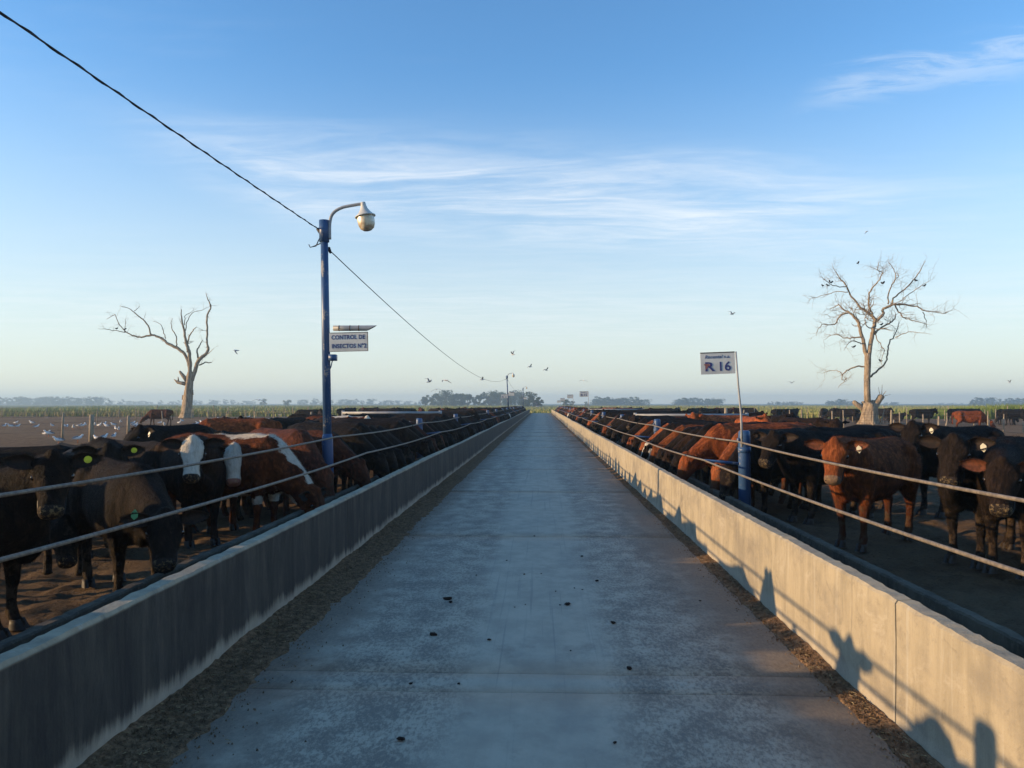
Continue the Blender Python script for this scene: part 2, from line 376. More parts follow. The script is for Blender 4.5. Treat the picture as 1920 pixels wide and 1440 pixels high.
def build_trough(side, label):
    s = -1 if side == 'L' else 1
    X0 = XL if s < 0 else XR
    root = thing('feed_trough', label, 'feed trough', (X0, 0, 0))
    y = -7.9
    cuts = [-7.9, -1.9, 4.02] if s > 0 else [-7.9, -3.9, 2.1]
    while cuts[-1] < END-7: cuts.append(cuts[-1]+6.0)
    cuts.append(END)
    rnd = random.Random(11 if s < 0 else 23)
    offs = [(rnd.uniform(-.016, .016), rnd.uniform(-.02, .02)) for _ in cuts]
    def profile_panel(name, prof, y0, y1, o0, o1, step, rough):
        n = max(2, int((y1-y0)/step)); vs, fs = [], []
        m = len(prof)
        for j in range(n+1):
            t = j/n; yy = y0+(y1-y0)*t
            ox = o0[0]*(1-t)+o1[0]*t; oz = o0[1]*(1-t)+o1[1]*t
            for (px, pz, jit) in prof:
                jz = jx = 0
                if jit and rough:
                    jz = jit*(.005*fbm(yy*5, 1, s, 3) + .007*fbm(yy*31+px*40, 5, s, 2)); jx = jit*.007*fbm(yy*9, 3, s+pz, 3)
                jx += .006*fbm(yy*.8, pz*2, s, 2)
                vs.append((s*(px+ox+jx), yy, pz+(oz if pz > .2 else 0)+jz))
        for j in range(n):
            for k in range(m):
                q = (j*m+k, j*m+(k+1) % m, (j+1)*m+(k+1) % m, (j+1)*m+k)
                fs.append(q if s < 0 else q[::-1])
        a = tuple(range(m)); b_ = tuple(n*m+k for k in range(m))
        fs.append(a[::-1] if s < 0 else a); fs.append(b_ if s < 0 else b_[::-1])
        o = link(name, mesh(name, vs, fs, [M['soiled_shade' if name != 'front_wall' else ('conc' if s > 0 else 'concL')]], smooth=False), root)
        return o
    for k in range(len(cuts)-1):
        y0, y1 = cuts[k]+.006, cuts[k+1]-.006
        step = .05 if y0 < 12 else (.4 if y0 < 50 else 1.5)
        front = [(0, -.1, 0), (.004, .22, 0), (.008, .45, 0), (.010, .635, 1), (.022, .652, 1), (.095, .655, 1), (.112, .640, 1), (.125, .40, 0), (.14, -.1, 0)]
        profile_panel('front_wall', front, y0, y1, offs[k], offs[k+1], step, y0 < 40)
        back = [(.745, -.1, 0), (.752, .20, 0), (.755, .375, 1), (.765, .387, 1), (.825, .388, 1), (.838, .375, 1), (.85, -.1, 0)]
        profile_panel('back_wall', back, y0, y1, offs[k], offs[k+1], step, y0 < 40)
        fl = [(.14, .02, 0), (.14, .05, 0), (.45, .045, 0), (.745, .06, 0), (.745, .02, 0)]
        profile_panel('trough_floor', fl, y0, y1, (0, 0), (0, 0), 2.0, False)
    # feed left in the trough
    vs, fs = [], []
    ys = np.concatenate([np.arange(-7, 16, .10), np.arange(16, END-1, .8)]); m = 8
    for y in ys:
        for k in range(m):
            x = .135+.615*k/(m-1)
            vs.append((s*x, y, .10+.05*math.sin(math.pi*k/(m-1))+.05*fbm(x*3, y*1.3, s, 4)))
    for j in range(len(ys)-1):
        for k in range(m-1):
            q = (j*m+k, j*m+k+1, (j+1)*m+k+1, (j+1)*m+k); fs.append(q if s < 0 else q[::-1])
    fd = link('feed', mesh('feed', vs, fs, [M['feed']]), None, (X0, 0, 0))
    fd['kind'] = 'stuff'
    tag(fd, 'loose brown feed lying in the trough with the %s front wall' % ('shaded' if s < 0 else 'sunlit'), 'feed')
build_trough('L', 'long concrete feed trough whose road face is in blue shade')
build_trough('R', 'long concrete feed trough whose road face is lit by the low sun')

def build_dirt():
    # swept manure and spilt feed along both walls
    for s, X0, wid, hgt, nm in ((-1, XL, .36, .040, 'shaded'), (1, XR, .13, .022, 'sunlit')):
        ys = np.concatenate([np.arange(-3, 14, .05), np.arange(14, 40, .2), np.arange(40, END, 1.0)]); m = 14
        vs, fs = [], []
        for y in ys:
            w = wid*(1+.12*fbm(y*.5, 2, s, 3)+.16*fbm(y*5, 4, s, 4)+.08*fbm(y*21, 6, s, 2))
            for k in range(m):
                u = k/(m-1); x = -s*w*u
                z = hgt*(1-u)**1.4*(1+.5*fbm(x*4, y*1.2, 8, 3)) + .012*fbm(x*18, y*18, s, 3)*(1-u) + .006 - .012*(u > .99)
                vs.append((X0+x, y, z if u < .99 else -.006))
        for j in range(len(ys)-1):
            for k in range(m-1):
                q = (j*m+k, j*m+k+1, (j+1)*m+k+1, (j+1)*m+k); fs.append(q if s > 0 else q[::-1])
        # crumbs and straw bits lying on and beside it
        b = MB(); b.add(vs, fs, 0); n = 8000 if s < 0 else 5600; rr = random.Random(5+s)
        for _ in range(n):
            y = 1.6+rr.random()**2*16; u = abs(rr.gauss(0, .58)); x = X0-s*(.02+wid*u*1.1)
            if not XL < x < XR: continue
            zz = .004+hgt*max(0, 1-u)**1.4
            r = rr.uniform(.003, .010); a = rr.uniform(0, 6.28)
            ca, sa = math.cos(a)*r, math.sin(a)*r
            if rr.random() < .8:
                b.add([(x+ca, y+sa, zz), (x-sa, y+ca, zz), (x-ca*.7, y-sa, zz), (x, y, zz+r*1.3)], [(0, 1, 3), (1, 2, 3), (2, 0, 3)], 0)
            else:
                k = rr.uniform(1, 2.6)
                b.add([(x+ca*k, y+sa*k, zz+.004), (x-ca*k, y-sa*k, zz+.006), (x-ca*k-sa*.35, y-sa*k+ca*.35, zz+.008), (x+ca*k-sa*.35, y+sa*k+ca*.35, zz+.006)], [(0, 1, 2, 3)], 1)
        o = b.build('dirt_strip', [M['dirt'], M['straw']]); o['kind'] = 'stuff'
        tag(o, 'strip of brown manure and spilt feed along the %s trough wall' % nm, 'dirt')
build_dirt()

# ------------------------------------------------------------------ posts, cables, lamp poles, gates
XPL, XPR = -3.10, 2.80
def blob_mesh(name, r, seed, m, n=10, flat=.55, amp=.35):
    b = MB(); vs, fs = [], []
    for i in range(n+1):
        th = math.pi*i/n
        for k in range(n):
            ph = 2*math.pi*k/n; d = Vector((math.sin(th)*math.cos(ph), math.sin(th)*math.sin(ph), math.cos(th)))
            q = r*(1+amp*mnoise.noise(d*1.8+Vector((seed, 0, 0)))+amp*.5*mnoise.noise(d*5+Vector((0, seed, 0))))
            vs.append((d.x*q, d.y*q, d.z*q*flat))
    for i in range(n):
        for k in range(n): fs.append((i*n+k, (i+1)*n+k, (i+1)*n+(k+1) % n, i*n+(k+1) % n))
    b.add(vs, fs); return b.mesh(name, [m])
def blue_post(x, y, side, label, h=1.28, group='blue posts behind the troughs'):
    root = thing('blue_post', label, 'post', (x, y, -.05), 0, group)
    b = MB(); b.lathe([(0, 0), (.082, 0), (.082, h-.02), (.076, h+.05-.015), (.06, h+.05), (0, h+.053)], 18); b.build('tube', [M['blue']], root)
    b = MB(); b.lathe([(.084, h*.80), (.087, h*.80), (.087, h*.86), (.084, h*.86)], 18); b.build('collar', [M['blue']], root)
    s = 1 if side == 'L' else -1
    b = MB(); b.tube([(s*.05, 0, .92 if side == 'L' else .87), (s*.55, 0, .982 if side == 'L' else .92)], [.022, .016], 8); b.build('cable_arm', [M['blue']], root)
    b = MB(); b.tube([(s*.07, -.03, 1.20), (s*.105, -.03, 1.20)], .03, 8); b.build('cable_clip', [M['blue']], root)
    return root
ordw = ['first', 'second', 'third', 'fourth', 'fifth', 'sixth', 'seventh', 'eighth', 'ninth', 'tenth', 'eleventh', 'twelfth', 'thirteenth', 'fourteenth', 'fifteenth', 'sixteenth', 'seventeenth', 'eighteenth', 'nineteenth', 'twentieth']
RY = [2.9, 10.75] + [10.75+8.0*k for k in range(1, 15)]
LY = [2.45, 11.15] + [11.15+8.3*k for k in range(1, 15)]
for k, y in enumerate(RY):
    if k == 0: continue
    lb = 'chipped blue steel post carrying the R16 sign beside the sunlit trough' if k == 1 else '%s blue post past the R16 sign post along the sunlit trough' % ordw[k-2]
    blue_post(XPR, y, 'R', lb)
for k, y in enumerate(LY):
    if k == 1: continue
    lb = 'blue post nearest the camera behind the shaded trough, just out of view' if k == 0 else '%s blue post past the lamp pole along the shaded trough' % ordw[k-2]
    blue_post(XPL, y, 'L', lb)
def cable(x, z, ys, label, sag=.03, bow=0, fx=None):
    pts = []
    for a, b_ in zip(ys[:-1], ys[1:]):
        n = 14 if a < 30 else 4
        for k in range(n):
            t = k/n; q = 4*t*(1-t)
            pts.append((x+bow*q*math.sin(a), a+(b_-a)*t, z-sag*q*(1+.3*math.sin(a*3))))
    pts.append((x, ys[-1], z))
    b = MB(); b.tube(pts, .0128, 8); o = b.build('fence_cable', [M['cable']])
    tag(o, label, 'cable')
cable(XPR-.10, 1.13, [-6]+RY, 'upper steel cable along the posts of the sunlit trough')
cable(XPR-.55, .869, [-6]+RY, 'lower steel cable held off the posts over the sunlit trough', .03, .03)
cable(XPL+.10, 1.165, [-6]+LY, 'upper steel cable along the posts of the shaded trough')
cable(XPL+.55, .932, [-6]+LY, 'lower steel cable held off the posts over the shaded trough', .03, .03)

def text(s, size, m, parent, loc, name='lettering', bold=.012, shear=0, sx=1.0, extr=.0015):
    cu = bpy.data.curves.new(name, 'FONT'); cu.body = s; cu.size = size; cu.offset = bold*size; cu.shear = shear
    cu.extrude = extr; cu.align_x = 'CENTER'; cu.align_y = 'CENTER'; cu.resolution_u = 3; cu.space_character = 1.04
    o = bpy.data.objects.new(name+'_tmp', cu); C.objects.link(o)
    me = bpy.data.meshes.new_from_object(o.evaluated_get(bpy.context.evaluated_depsgraph_get())); bpy.data.objects.remove(o)
    me.materials.clear(); me.materials.append(m)
    q = link(name, me, parent, loc, (math.pi/2, 0, 0)); q.scale = (sx, 1, 1); return q
def rounded_plate(b, w, h, t=.006, m=0):
    b.box(-w/2, w/2, -t/2, t/2, -h/2, h/2, m)

def lamp_pole(y, label, lean, sign=None, group='lamp poles along the shaded trough', detail=True):
    root = thing('lamp_pole', label, 'lamp pole', (XPL, y, -.05), 0, group)
    lx = lambda z: lean*z
    n = 18 if detail else 10
    b = MB(); b.tube([(0, 0, 0), (lx(1.15), 0, 1.15), (lx(1.2), 0, 1.2), (lx(1.26), 0, 1.26)], [.082, .080, .078, .064], n)
    b.tube([(lx(1.2), 0, 1.2), (lx(2.9), 0, 2.9), (lx(4.1), 0, 4.1)], [.062, .058, .054], n); b.build('shaft', [M['blue']], root)
    b = MB(); b.tube([(lx(4.08), 0, 4.08), (lx(4.40), 0, 4.40)], [.073, .073], n); b.build('cap_sleeve', [M['blue']], root)
    # curved arm over the road
    ax = lx(4.3)
    arm = spline([(ax+.085, 0, 4.12), (ax+.085, 0, 4.36), (ax+.13, 0, 4.50), (ax+.26, 0, 4.585), (ax+.46, 0, 4.625), (ax+.56, 0, 4.64)], 6)
    b = MB(); b.tube(arm, .024, 10); b.build('arm', [M['galv']], root)
    tilt = Matrix.Translation((ax+.62, 0, 4.40)) @ Matrix.Rotation(rad(-10), 4, 'Y')
    b = MB(); b.lathe([(0, .27), (.036, .265), (.04, .22), (.055, .17), (.085, .12), (.128, .075), (.150, .062), (.152, .050), (.128, .050)], 20, 0, tilt); b.build('lamp_shade', [M['enamel']], root)
    b = MB(); b.lathe([(.122, .052), (.128, .0), (.122, -.07), (.100, -.125), (.06, -.155), (.022, -.165), (0, -.166)], 20, 0, tilt); b.build('lamp_globe', [M['globe']], root)
    b = MB(); b.tube([(ax-.10, 0, 4.28), (ax-.05, 0, 4.22), (ax, 0, 4.2)], [.022, .034, .02], 8); b.tube([(ax+.05, 0.06, 4.0), (ax+.06, .14, 3.95)], [.03, .02], 8)
    b.tube([(ax-.06, 0, 4.15), (ax-.12, 0, 4.02), (ax-.2, -.02, 4.0), (ax-.22, -.02, 4.04)], .008, 6); b.tube([(ax-.17, 0, 4.01), (ax-.05, 0, 4.06), (ax, 0, 4.05)], .008, 6)
    b.build('insulator', [M['wire']], root)
    if sign:
        # insect trap: grey tube cut slanting at its end, with a plate hung under it
        z = 2.80; x0 = lx(z)+.075
        b = MB(); rounded_plate(b, .565, .275, .008, 0); p = b.build('sign_plate', [M['sign']], root, False, loc=(x0+.285, -.075, z-.2), rot=(0, rad(-1.2), 0))
        b = MB()
        for (a, c, e, g) in ((-.284, .284, .134, .140), (-.284, .284, -.140, -.134)): b.box(a, c, -.008, .006, e, g)
        b.box(.279, .285, -.0085, .0065, -.134, .134); b.build('rusty_rim', [M['rust']], p, False)
        if detail:
            for s_, zz in (('CONTROL DE', .066), ('INSECTOS N°2', -.062)):
                text(s_, .088, M['ink'], p, (-.005+(.0 if zz > 0 else .01), -.0055, zz), bold=.02, sx=.86)
        vs, fs = [], []; nn = 16
        for (xx, sl) in ((x0+.06, 0), (x0+.25, 0), (x0+.45, 0), (x0+.62, .075)):
            for k in range(nn):
                a = 2*math.pi*k/nn; vs.append((xx+sl*math.sin(a), -.07+.040*math.cos(a), z+.040*math.sin(a)))
        for i in range(3):
            for k in range(nn): fs.append((i*nn+k, i*nn+(k+1) % nn, (i+1)*nn+(k+1) % nn, (i+1)*nn+k))
        fs.append(tuple(range(nn))[::-1])
        b = MB(); b.add(vs, fs); b.build('trap_tube', [M['galv']], root)
        b = MB()
        for xx in (.14, .30, .43): b.tube([(x0+xx, -.07, z), (x0+xx+.012, -.07, z)], .0425, 14)
        b.build('tube_strap', [M['rust']], root)
        b = MB(); b.box(lx(2.35)+.05, lx(2.35)+.15, -.06, .06, 2.33, 2.42); b.tube([(lx(2.3)+.09, 0, 2.33), (lx(2.3)+.07, 0, 2.24), (lx(2.2)+.05, 0, 2.2)], .008, 6); b.build('junction_box', [M['blue']], root)
    return root
P1, P2, P3 = 11.15, 73.5, 132
lamp_pole(P1, 'tall blue lamp pole with the CONTROL DE INSECTOS sign', -.022, True)
lamp_pole(P2, 'distant leaning lamp pole, second along the shaded trough', -.045, True, detail=False)
lamp_pole(P3, 'farthest small lamp pole at the end of the alley', -.01, True, detail=False)
def span(a, b_, sag, r, label, n=46, coil=False):
    a, b_ = Vector(a), Vector(b_); pts = []
    for k in range(n+1):
        t = k/n; p = a.lerp(b_, t); p.z -= 4*sag*t*(1-t); pts.append(p)
    b = MB(); b.tube(pts, r, 6)
    if coil:   # service wire wound round its steel messenger
        q = []
        for k in range(n*14+1):
            t = k/(n*14); p = a.lerp(b_, t); p.z -= 4*sag*t*(1-t); an = k*.9; q.append(p+Vector((math.cos(an)*r*1.25, 0, math.sin(an)*r*1.25)))
        b.tube(q, r*.55, 4)
    o = b.build('overhead_wire', [M['wire']]); tag(o, label, 'wire')
topx = lambda lean: XPL+lean*4.2
span((topx(-.02)-.05, -52, 4.3), (topx(-.022)-.10, P1, 4.23), .55, .0075, 'black overhead wire running from the lamp pole over the camera', 60, True)
span((topx(-.022)+.05, P1+.1, 3.93), (topx(-.045), P2, 4.1), .98, .0075, 'overhead wire sagging between the near and the second lamp pole', 60)
span((topx(-.045), P2, 4.1), (topx(-.01), P3, 4.1), .9, .0085, 'far overhead wire between the second and the farthest lamp pole', 30)

def flag_sign(x, y, zc, w, h, label, num, side=-1, lean=0.0, detail=True, polez=1.2):
    root = thing('pen_sign', label, 'sign', (x, y, 0), 0, 'pen number signs on thin poles')
    b = MB(); b.tube([(0, -.10, polez-.13), (-.01, -.10, polez+.3), (lean*.6, -.10, zc-.3), (lean, -.10, zc+h/2+.01)], [.016, .016, .013, .012], 8); b.build('sign_pole', [M['galv']], root)
    b = MB(); rounded_plate(b, w, h, .006); p = b.build('sign_plate', [M['sign']], root, False, loc=(lean+side*(w/2+.012), -.10, zc), rot=(0, rad(-2.0), 0))
    b = MB(); b.box(-w/2, w/2, -.007, .005, h/2-.008, h/2+.004); b.build('rim', [M['rust']], p, False)
    k = h/.30
    text('Recental s.a.', .066*k, M['ink'], p, (-.005, -.0045, .088*k), bold=.006, shear=.28, sx=1.0)
    if num:
        text('R', .175*k, M['ink'], p, (-.118*k, -.0045, -.052*k), bold=.02, sx=1.30)
        text(num, .175*k, M['ink'], p, (.085*k, -.0045, -.052*k) if len(num) > 1 else (.10*k, -.0045, -.052*k), bold=.018, sx=1.06)
        if detail:   # small brown bull's head set into the R
            pts = [(-.085, .062), (-.062, .050), (-.045, .057), (-.012, .056), (.018, .048), (.03, .028), (.022, .010), (-.006, .012), (-.016, -.004), (-.030, -.020), (-.045, -.046), (-.060, -.056), (-.064, -.036), (-.052, -.016), (-.062, .008), (-.078, .030)]
            b = MB(); b.add([(px*.72*k-.128*k, -.0068, pz*.72*k-.045*k) for px, pz in pts], [tuple(range(len(pts)))])
            b.build('bull_emblem', [M['bullred']], p, smooth=False)
    return root
flag_sign(XPR-.09, 10.62, 2.20, .462, .295, 'white R16 pen sign on a thin pole above the blue post', '16', -1, -.075)
for k, (px, py, w, y) in enumerate(((1102, 739, 17, 46.0), (1074, 743.5, 11, 68.0), (1057.5, 749, 8, 93.0), (1049, 753, 7, 112.0))):
    z = at(px, py, y).z
    flag_sign(XPR, y, z, .52, .32, 'small far pen sign, %s beyond the R16 sign' % ordw[k], '15' if k == 0 else None, -1, 0, False)
flag_sign(XPL-.35, 66, at(946, 743, 66).z, .56, .34, 'small far white R2 sign near the second lamp pole', '2', 1, 0, False)

def gate(x0, x1, y, zs, label, nm='pipe_gate'):
    root = thing(nm, label, 'gate', ((x0+x1)/2, y, 0), 0)
    w = (x1-x0)/2
    for z in zs:
        b = MB(); b.tube([(-w, 0, z), (w, 0, z+.01)], .045, 12); b.build('rail', [M['galv']], root)
    for s in (-1, 1):
        b = MB(); b.tube([(s*w, .06, -.05), (s*w, .06, max(zs)+.08)], .055, 12); b.build('upright', [M['galv']], root)
gate(3.1, 6.75, 25.5, (1.27, .85, .45), 'pale pipe gate across the pens behind the sunlit trough')
gate(-6.9, -3.5, 26.5, (1.33, .92, .45), 'pale pipe gate across the pens behind the shaded trough')
gate(3.1, 6.6, 50, (1.27, .85, .45), 'farther pipe gate of the pens behind the sunlit trough')

# ------------------------------------------------------------------ cattle
def m_coat(name, c1, c2, face=None, pattern=None, nose=(.030, .024, .022), legs=None):
    m, t, b = mat(name, .68, .07); co = objco(t)
    at_ = N(t, 'ShaderNodeAttribute', attribute_name='mask'); sep = N(t, 'ShaderNodeSeparateColor'); L(t, at_.outputs['Color'], sep.inputs[0])
    oi = N(t, 'ShaderNodeObjectInfo')
    n1 = noise(t, co, 2.6, 5, .6); n2 = noise(t, mapping(t, co, (14, 30, 10)), 1.0, 5, .7); n3 = noise(t, mapping(t, co, (60, 110, 40)), 1.0, 4, .7)
    c = mix(t, ramp(t, n1, .36, .64), c1, c2)
    c = mix(t, math_(t, 'MULTIPLY', ramp(t, n2, .46, .66), .7), c, tuple(x*2.1 for x in c2))
    n4 = noise(t, mapping(t, co, (5, 9, 4)), 1.0, 6, .7, .6)
    c = mix(t, math_(t, 'MULTIPLY', ramp(t, n4, .50, .66), .55), c, tuple(x*.45 for x in c1))
    c = mix(t, math_(t, 'MULTIPLY', ramp(t, n4, .46, .34), .5), c, tuple(x*1.7 for x in c2))
    c = mix(t, 1.0, c, oi.outputs['Color'], 'MULTIPLY')
    mudm = math_(t, 'MULTIPLY', ramp(t, math_(t, 'SUBTRACT', noise(t, mapping(t, co, (7, 7, 7), loc=(3, 3, 3)), 1.0, 6, .75), math_(t, 'MULTIPLY', N_z(t, co), .24)), .40, .52), .75)
    if legs: c = mix(t, ramp(t, math_(t, 'SUBTRACT', .62, N_z(t, co)), 0, .3), c, legs)
    if not face and not pattern: c = mix(t, mudm, c, (.070, .049, .032))
    wh = mix(t, ramp(t, n2, .4, .75), (.60, .55, .46), (.40, .34, .26))
    if face:
        c = mix(t, ramp(t, math_(t, 'ADD', sep.outputs[1], math_(t, 'MULTIPLY', math_(t, 'SUBTRACT', n2, .5), .5)), .42, .56), c, wh)
    if pattern:
        c = mix(t, ramp(t, math_(t, 'ADD', sep.outputs[2], math_(t, 'ADD', math_(t, 'MULTIPLY', math_(t, 'SUBTRACT', n1, .5), 1.5), math_(t, 'MULTIPLY', math_(t, 'SUBTRACT', n2, .5), .5))), .46, .54), c, wh)
    nz = mix(t, math_(t, 'MULTIPLY', ramp(t, noise(t, co, 42, 4, .7), .50, .62), .55), nose, (.30, .22, .11))   # bits of feed sticking to it
    c = mix(t, ramp(t, sep.outputs[0], .35, .65), c, nz)
    L(t, c, b.inputs['Base Color'])
    b.inputs['Sheen Weight'].default_value = .0; b.inputs['Sheen Roughness'].default_value = .5; b.inputs['Sheen Tint'].default_value = (.8, .6, .45, 1)
    bump(t, b, math_(t, 'ADD', math_(t, 'ADD', math_(t, 'MULTIPLY', n4, 2.6), math_(t, 'MULTIPLY', n2, 2.4)), n3), .85, .018); return m
def N_z(t, co):
    s = N(t, 'ShaderNodeSeparateXYZ'); L(t, co, s.inputs[0]); return s.outputs[2]
COAT = {
 'black': m_coat('black_coat', (.0045, .0037, .0035), (.012, .0085, .0066)),
 'brown': m_coat('brown_black_coat', (.006, .0046, .004), (.018, .0105, .007)),
 'red': m_coat('red_coat', (.125, .034, .012), (.19, .056, .019), nose=(.20, .13, .09), legs=(.060, .020, .010)),
 'darkred': m_coat('dark_red_coat', (.040, .013, .008), (.070, .022, .011), nose=(.10, .07, .055)),
 'baldy': m_coat('white_faced_black_coat', (.006, .005, .0045), (.018, .011, .008), face=True, nose=(.035, .026, .024)),
 'piebald': m_coat('piebald_coat', (.050, .014, .007), (.10, .030, .011), pattern=True, nose=(.16, .08, .06)),
 'hereford': m_coat('red_and_white_coat', (.050, .014, .007), (.10, .030, .011), face=True, pattern=True, nose=(.30, .14, .11)),
}
INNER = {'dark': simple('inner_ear_dark', (.030, .018, .013), (.012, .009, .008), 30, .8), 'red': simple('inner_ear_red', (.16, .052, .024), (.07, .024, .012), 30, .8)}
M['eye'] = simple('dark_eye', (.008, .005, .004), None, 10, .08, .6)
M['nostril'] = simple('nostril', (.006, .005, .005), None, 10, .4)
M['hoof'] = simple('hoof_horn', (.05, .04, .032), (.025, .02, .017), 20, .6)
M['tagy'] = simple('yellow_tag', (.62, .66, .05), None, 10, .45)
M['tagw'] = simple('white_tag', (.72, .68, .52), None, 10, .45)
M['tagg'] = simple('green_tag', (.10, .36, .16), None, 10, .45)

TORSO = [(-.84, 1.03, .10, .085), (-.80, 1.00, .175, .15), (-.72, .965, .245, .205), (-.60, .940, .290, .232), (-.45, .930, .302, .245),
         (-.25, .892, .332, .248), (0, .862, .354, .276), (.22, .858, .360, .272), (.42, .872, .355, .245), (.56, .888, .345, .225), (.68, .905, .300, .200), (.78, .900, .225, .150), (.83, .89, .14, .09)]
HEADS = [(-.05, -.030, .060, .060), (-.025, -.035, .090, .088), (.01, -.042, .110, .106), (.06, -.055, .130, .124), (.13, -.068, .140, .130), (.20, -.066, .126, .114),
         (.27, -.056, .104, .095), (.33, -.048, .088, .086), (.375, -.046, .084, .087), (.415, -.048, .078, .088), (.44, -.052, .062, .076), (.455, -.055, .036, .05)]
HLEN = .48
def ring(c, u, w, a, b_, n=20, pw=2.3, egg=0.0):
    out = []
    for k in range(n):
        th = 2*math.pi*k/n; cs, sn = math.cos(th), math.sin(th)
        x = math.copysign(abs(cs)**(2/pw), cs)*a; y = math.copysign(abs(sn)**(2/pw), sn)*b_
        if egg: x *= 1+egg*sn
        out.append(c + u*x + w*y)
    return out
def loft(b, rings):
    n = len(rings[0]); v = [p for r in rings for p in r]; f = []
    for i in range(len(rings)-1):
        for k in range(n): f.append((i*n+k, i*n+(k+1) % n, (i+1)*n+(k+1) % n, (i+1)*n+k))
    f.append(tuple(range(n-1, -1, -1))); f.append(tuple((len(rings)-1)*n+k for k in range(n)))
    b.add(v, f)
def ear_geo(Lg=.205, Wd=.058, side=1, hair=True, seed=1):
    """ear along +X, opening towards +Z; returns MB with slot 0 coat outside, slot 1 inside"""
    b = MB(); nt, nk = 9, 7; inn, out = [], []
    for i in range(nt):
        t = i/(nt-1); w = Wd*(.50+.50*math.sin(math.pi*min(1, t*1.05)**.8)) if t < .9 else Wd*.42*(1-(t-.9)/.1*.75)
        w = Wd*(math.sin(math.pi*(.14+.80*t**.9)))**.75
        for k in range(nk):
            u = -1+2*k/(nk-1); cup = .062*(1-.55*t)*(u*u)-.045*(1-t*.75)
            p = Vector((Lg*t, w*u, cup - .05*t*t*0))
            inn.append(p+Vector((0, 0, .006))); out.append(p-Vector((0, 0, .008)))
    n = len(inn); f = []; m = []
    for i in range(nt-1):
        for k in range(nk-1):
            a = i*nk+k; f.append((a, a+1, a+nk+1, a+nk)[::-1]); m.append(1); f.append((n+a, n+a+1, n+a+nk+1, n+a+nk)); m.append(0)
    rim = [i*nk for i in range(nt)] + [(nt-1)*nk+k for k in range(1, nk)] + [i*nk+nk-1 for i in range(nt-2, -1, -1)]
    for a, c in zip(rim[:-1], rim[1:]): f.append((a, c, n+c, n+a)); m.append(0)
    b.v = [tuple(p) for p in inn+out]; b.f = f; b.m = m
    if hair:
        r = random.Random(seed)
        for _ in range(420):   # long hair fringing the ear and growing in it
            if r.random() < .6:
                q = rim[r.randrange(len(rim))]; p = inn[q] + Vector((r.uniform(-.01, .01), r.uniform(-.004, .004), 0)); d = Vector((r.uniform(0, .8), math.copysign(r.uniform(.2, 1), p.y), r.uniform(-.1, .6))); ml = 0
            else:
                p = inn[r.randrange(n)]; d = Vector((r.uniform(.1, 1), r.uniform(-.6, .6), r.uniform(.3, .9))); ml = 1
            d = d.normalized()*r.uniform(.008, .022); sdv = d.cross(Vector((r.uniform(-1, 1), r.uniform(-1, 1), r.uniform(-1, 1)))).normalized()*.0016
            b.add([p-sdv, p+sdv, p+d], [(0, 1, 2)], ml)
    if side < 0:
        b.v = [(x, -y, z) for x, y, z in b.v]; b.f = [q[::-1] for q in b.f]
    return b
def tag_geo(kind, side):
    b = MB()
    if kind == 'tagy': b.lathe([(0, .003), (.026, .003), (.028, 0), (.026, -.003), (0, -.003)], 14)
    else:
        pts = [(0, 0), (.024, -.022), (.026, -.055), (.0, -.085), (-.026, -.055), (-.024, -.022)]
        v = [(x, y, .002) for x, y in pts] + [(x, y, -.002) for x, y in pts]; n = 6
        b.add(v, [tuple(range(n))[::-1], tuple(range(n, 2*n))]+[(k, (k+1) % n, n+(k+1) % n, n+k) for k in range(n)])
    return b
class Pose:
    def __init__(s, poll=(1.02, 0, 1.26), yaw=0, pitch=52, roll=0, stride=(0, 0, 0, 0), lying=False, tail=.5):
        s.P = Vector(poll); y, p = rad(yaw), rad(pitch); s.stride = stride; s.lying = lying; s.tail = tail
        s.a = Vector((math.cos(p)*math.cos(y), math.cos(p)*math.sin(y), -math.sin(p)))
        s.s = Vector((-math.sin(y), math.cos(y), 0)); s.b = s.a.cross(s.s)
        if roll:
            R = Matrix.Rotation(rad(roll), 3, s.a); s.s = R @ s.s; s.b = R @ s.b
    def hp(s, u, v, w): return s.P + s.a*u + s.s*v + s.b*w
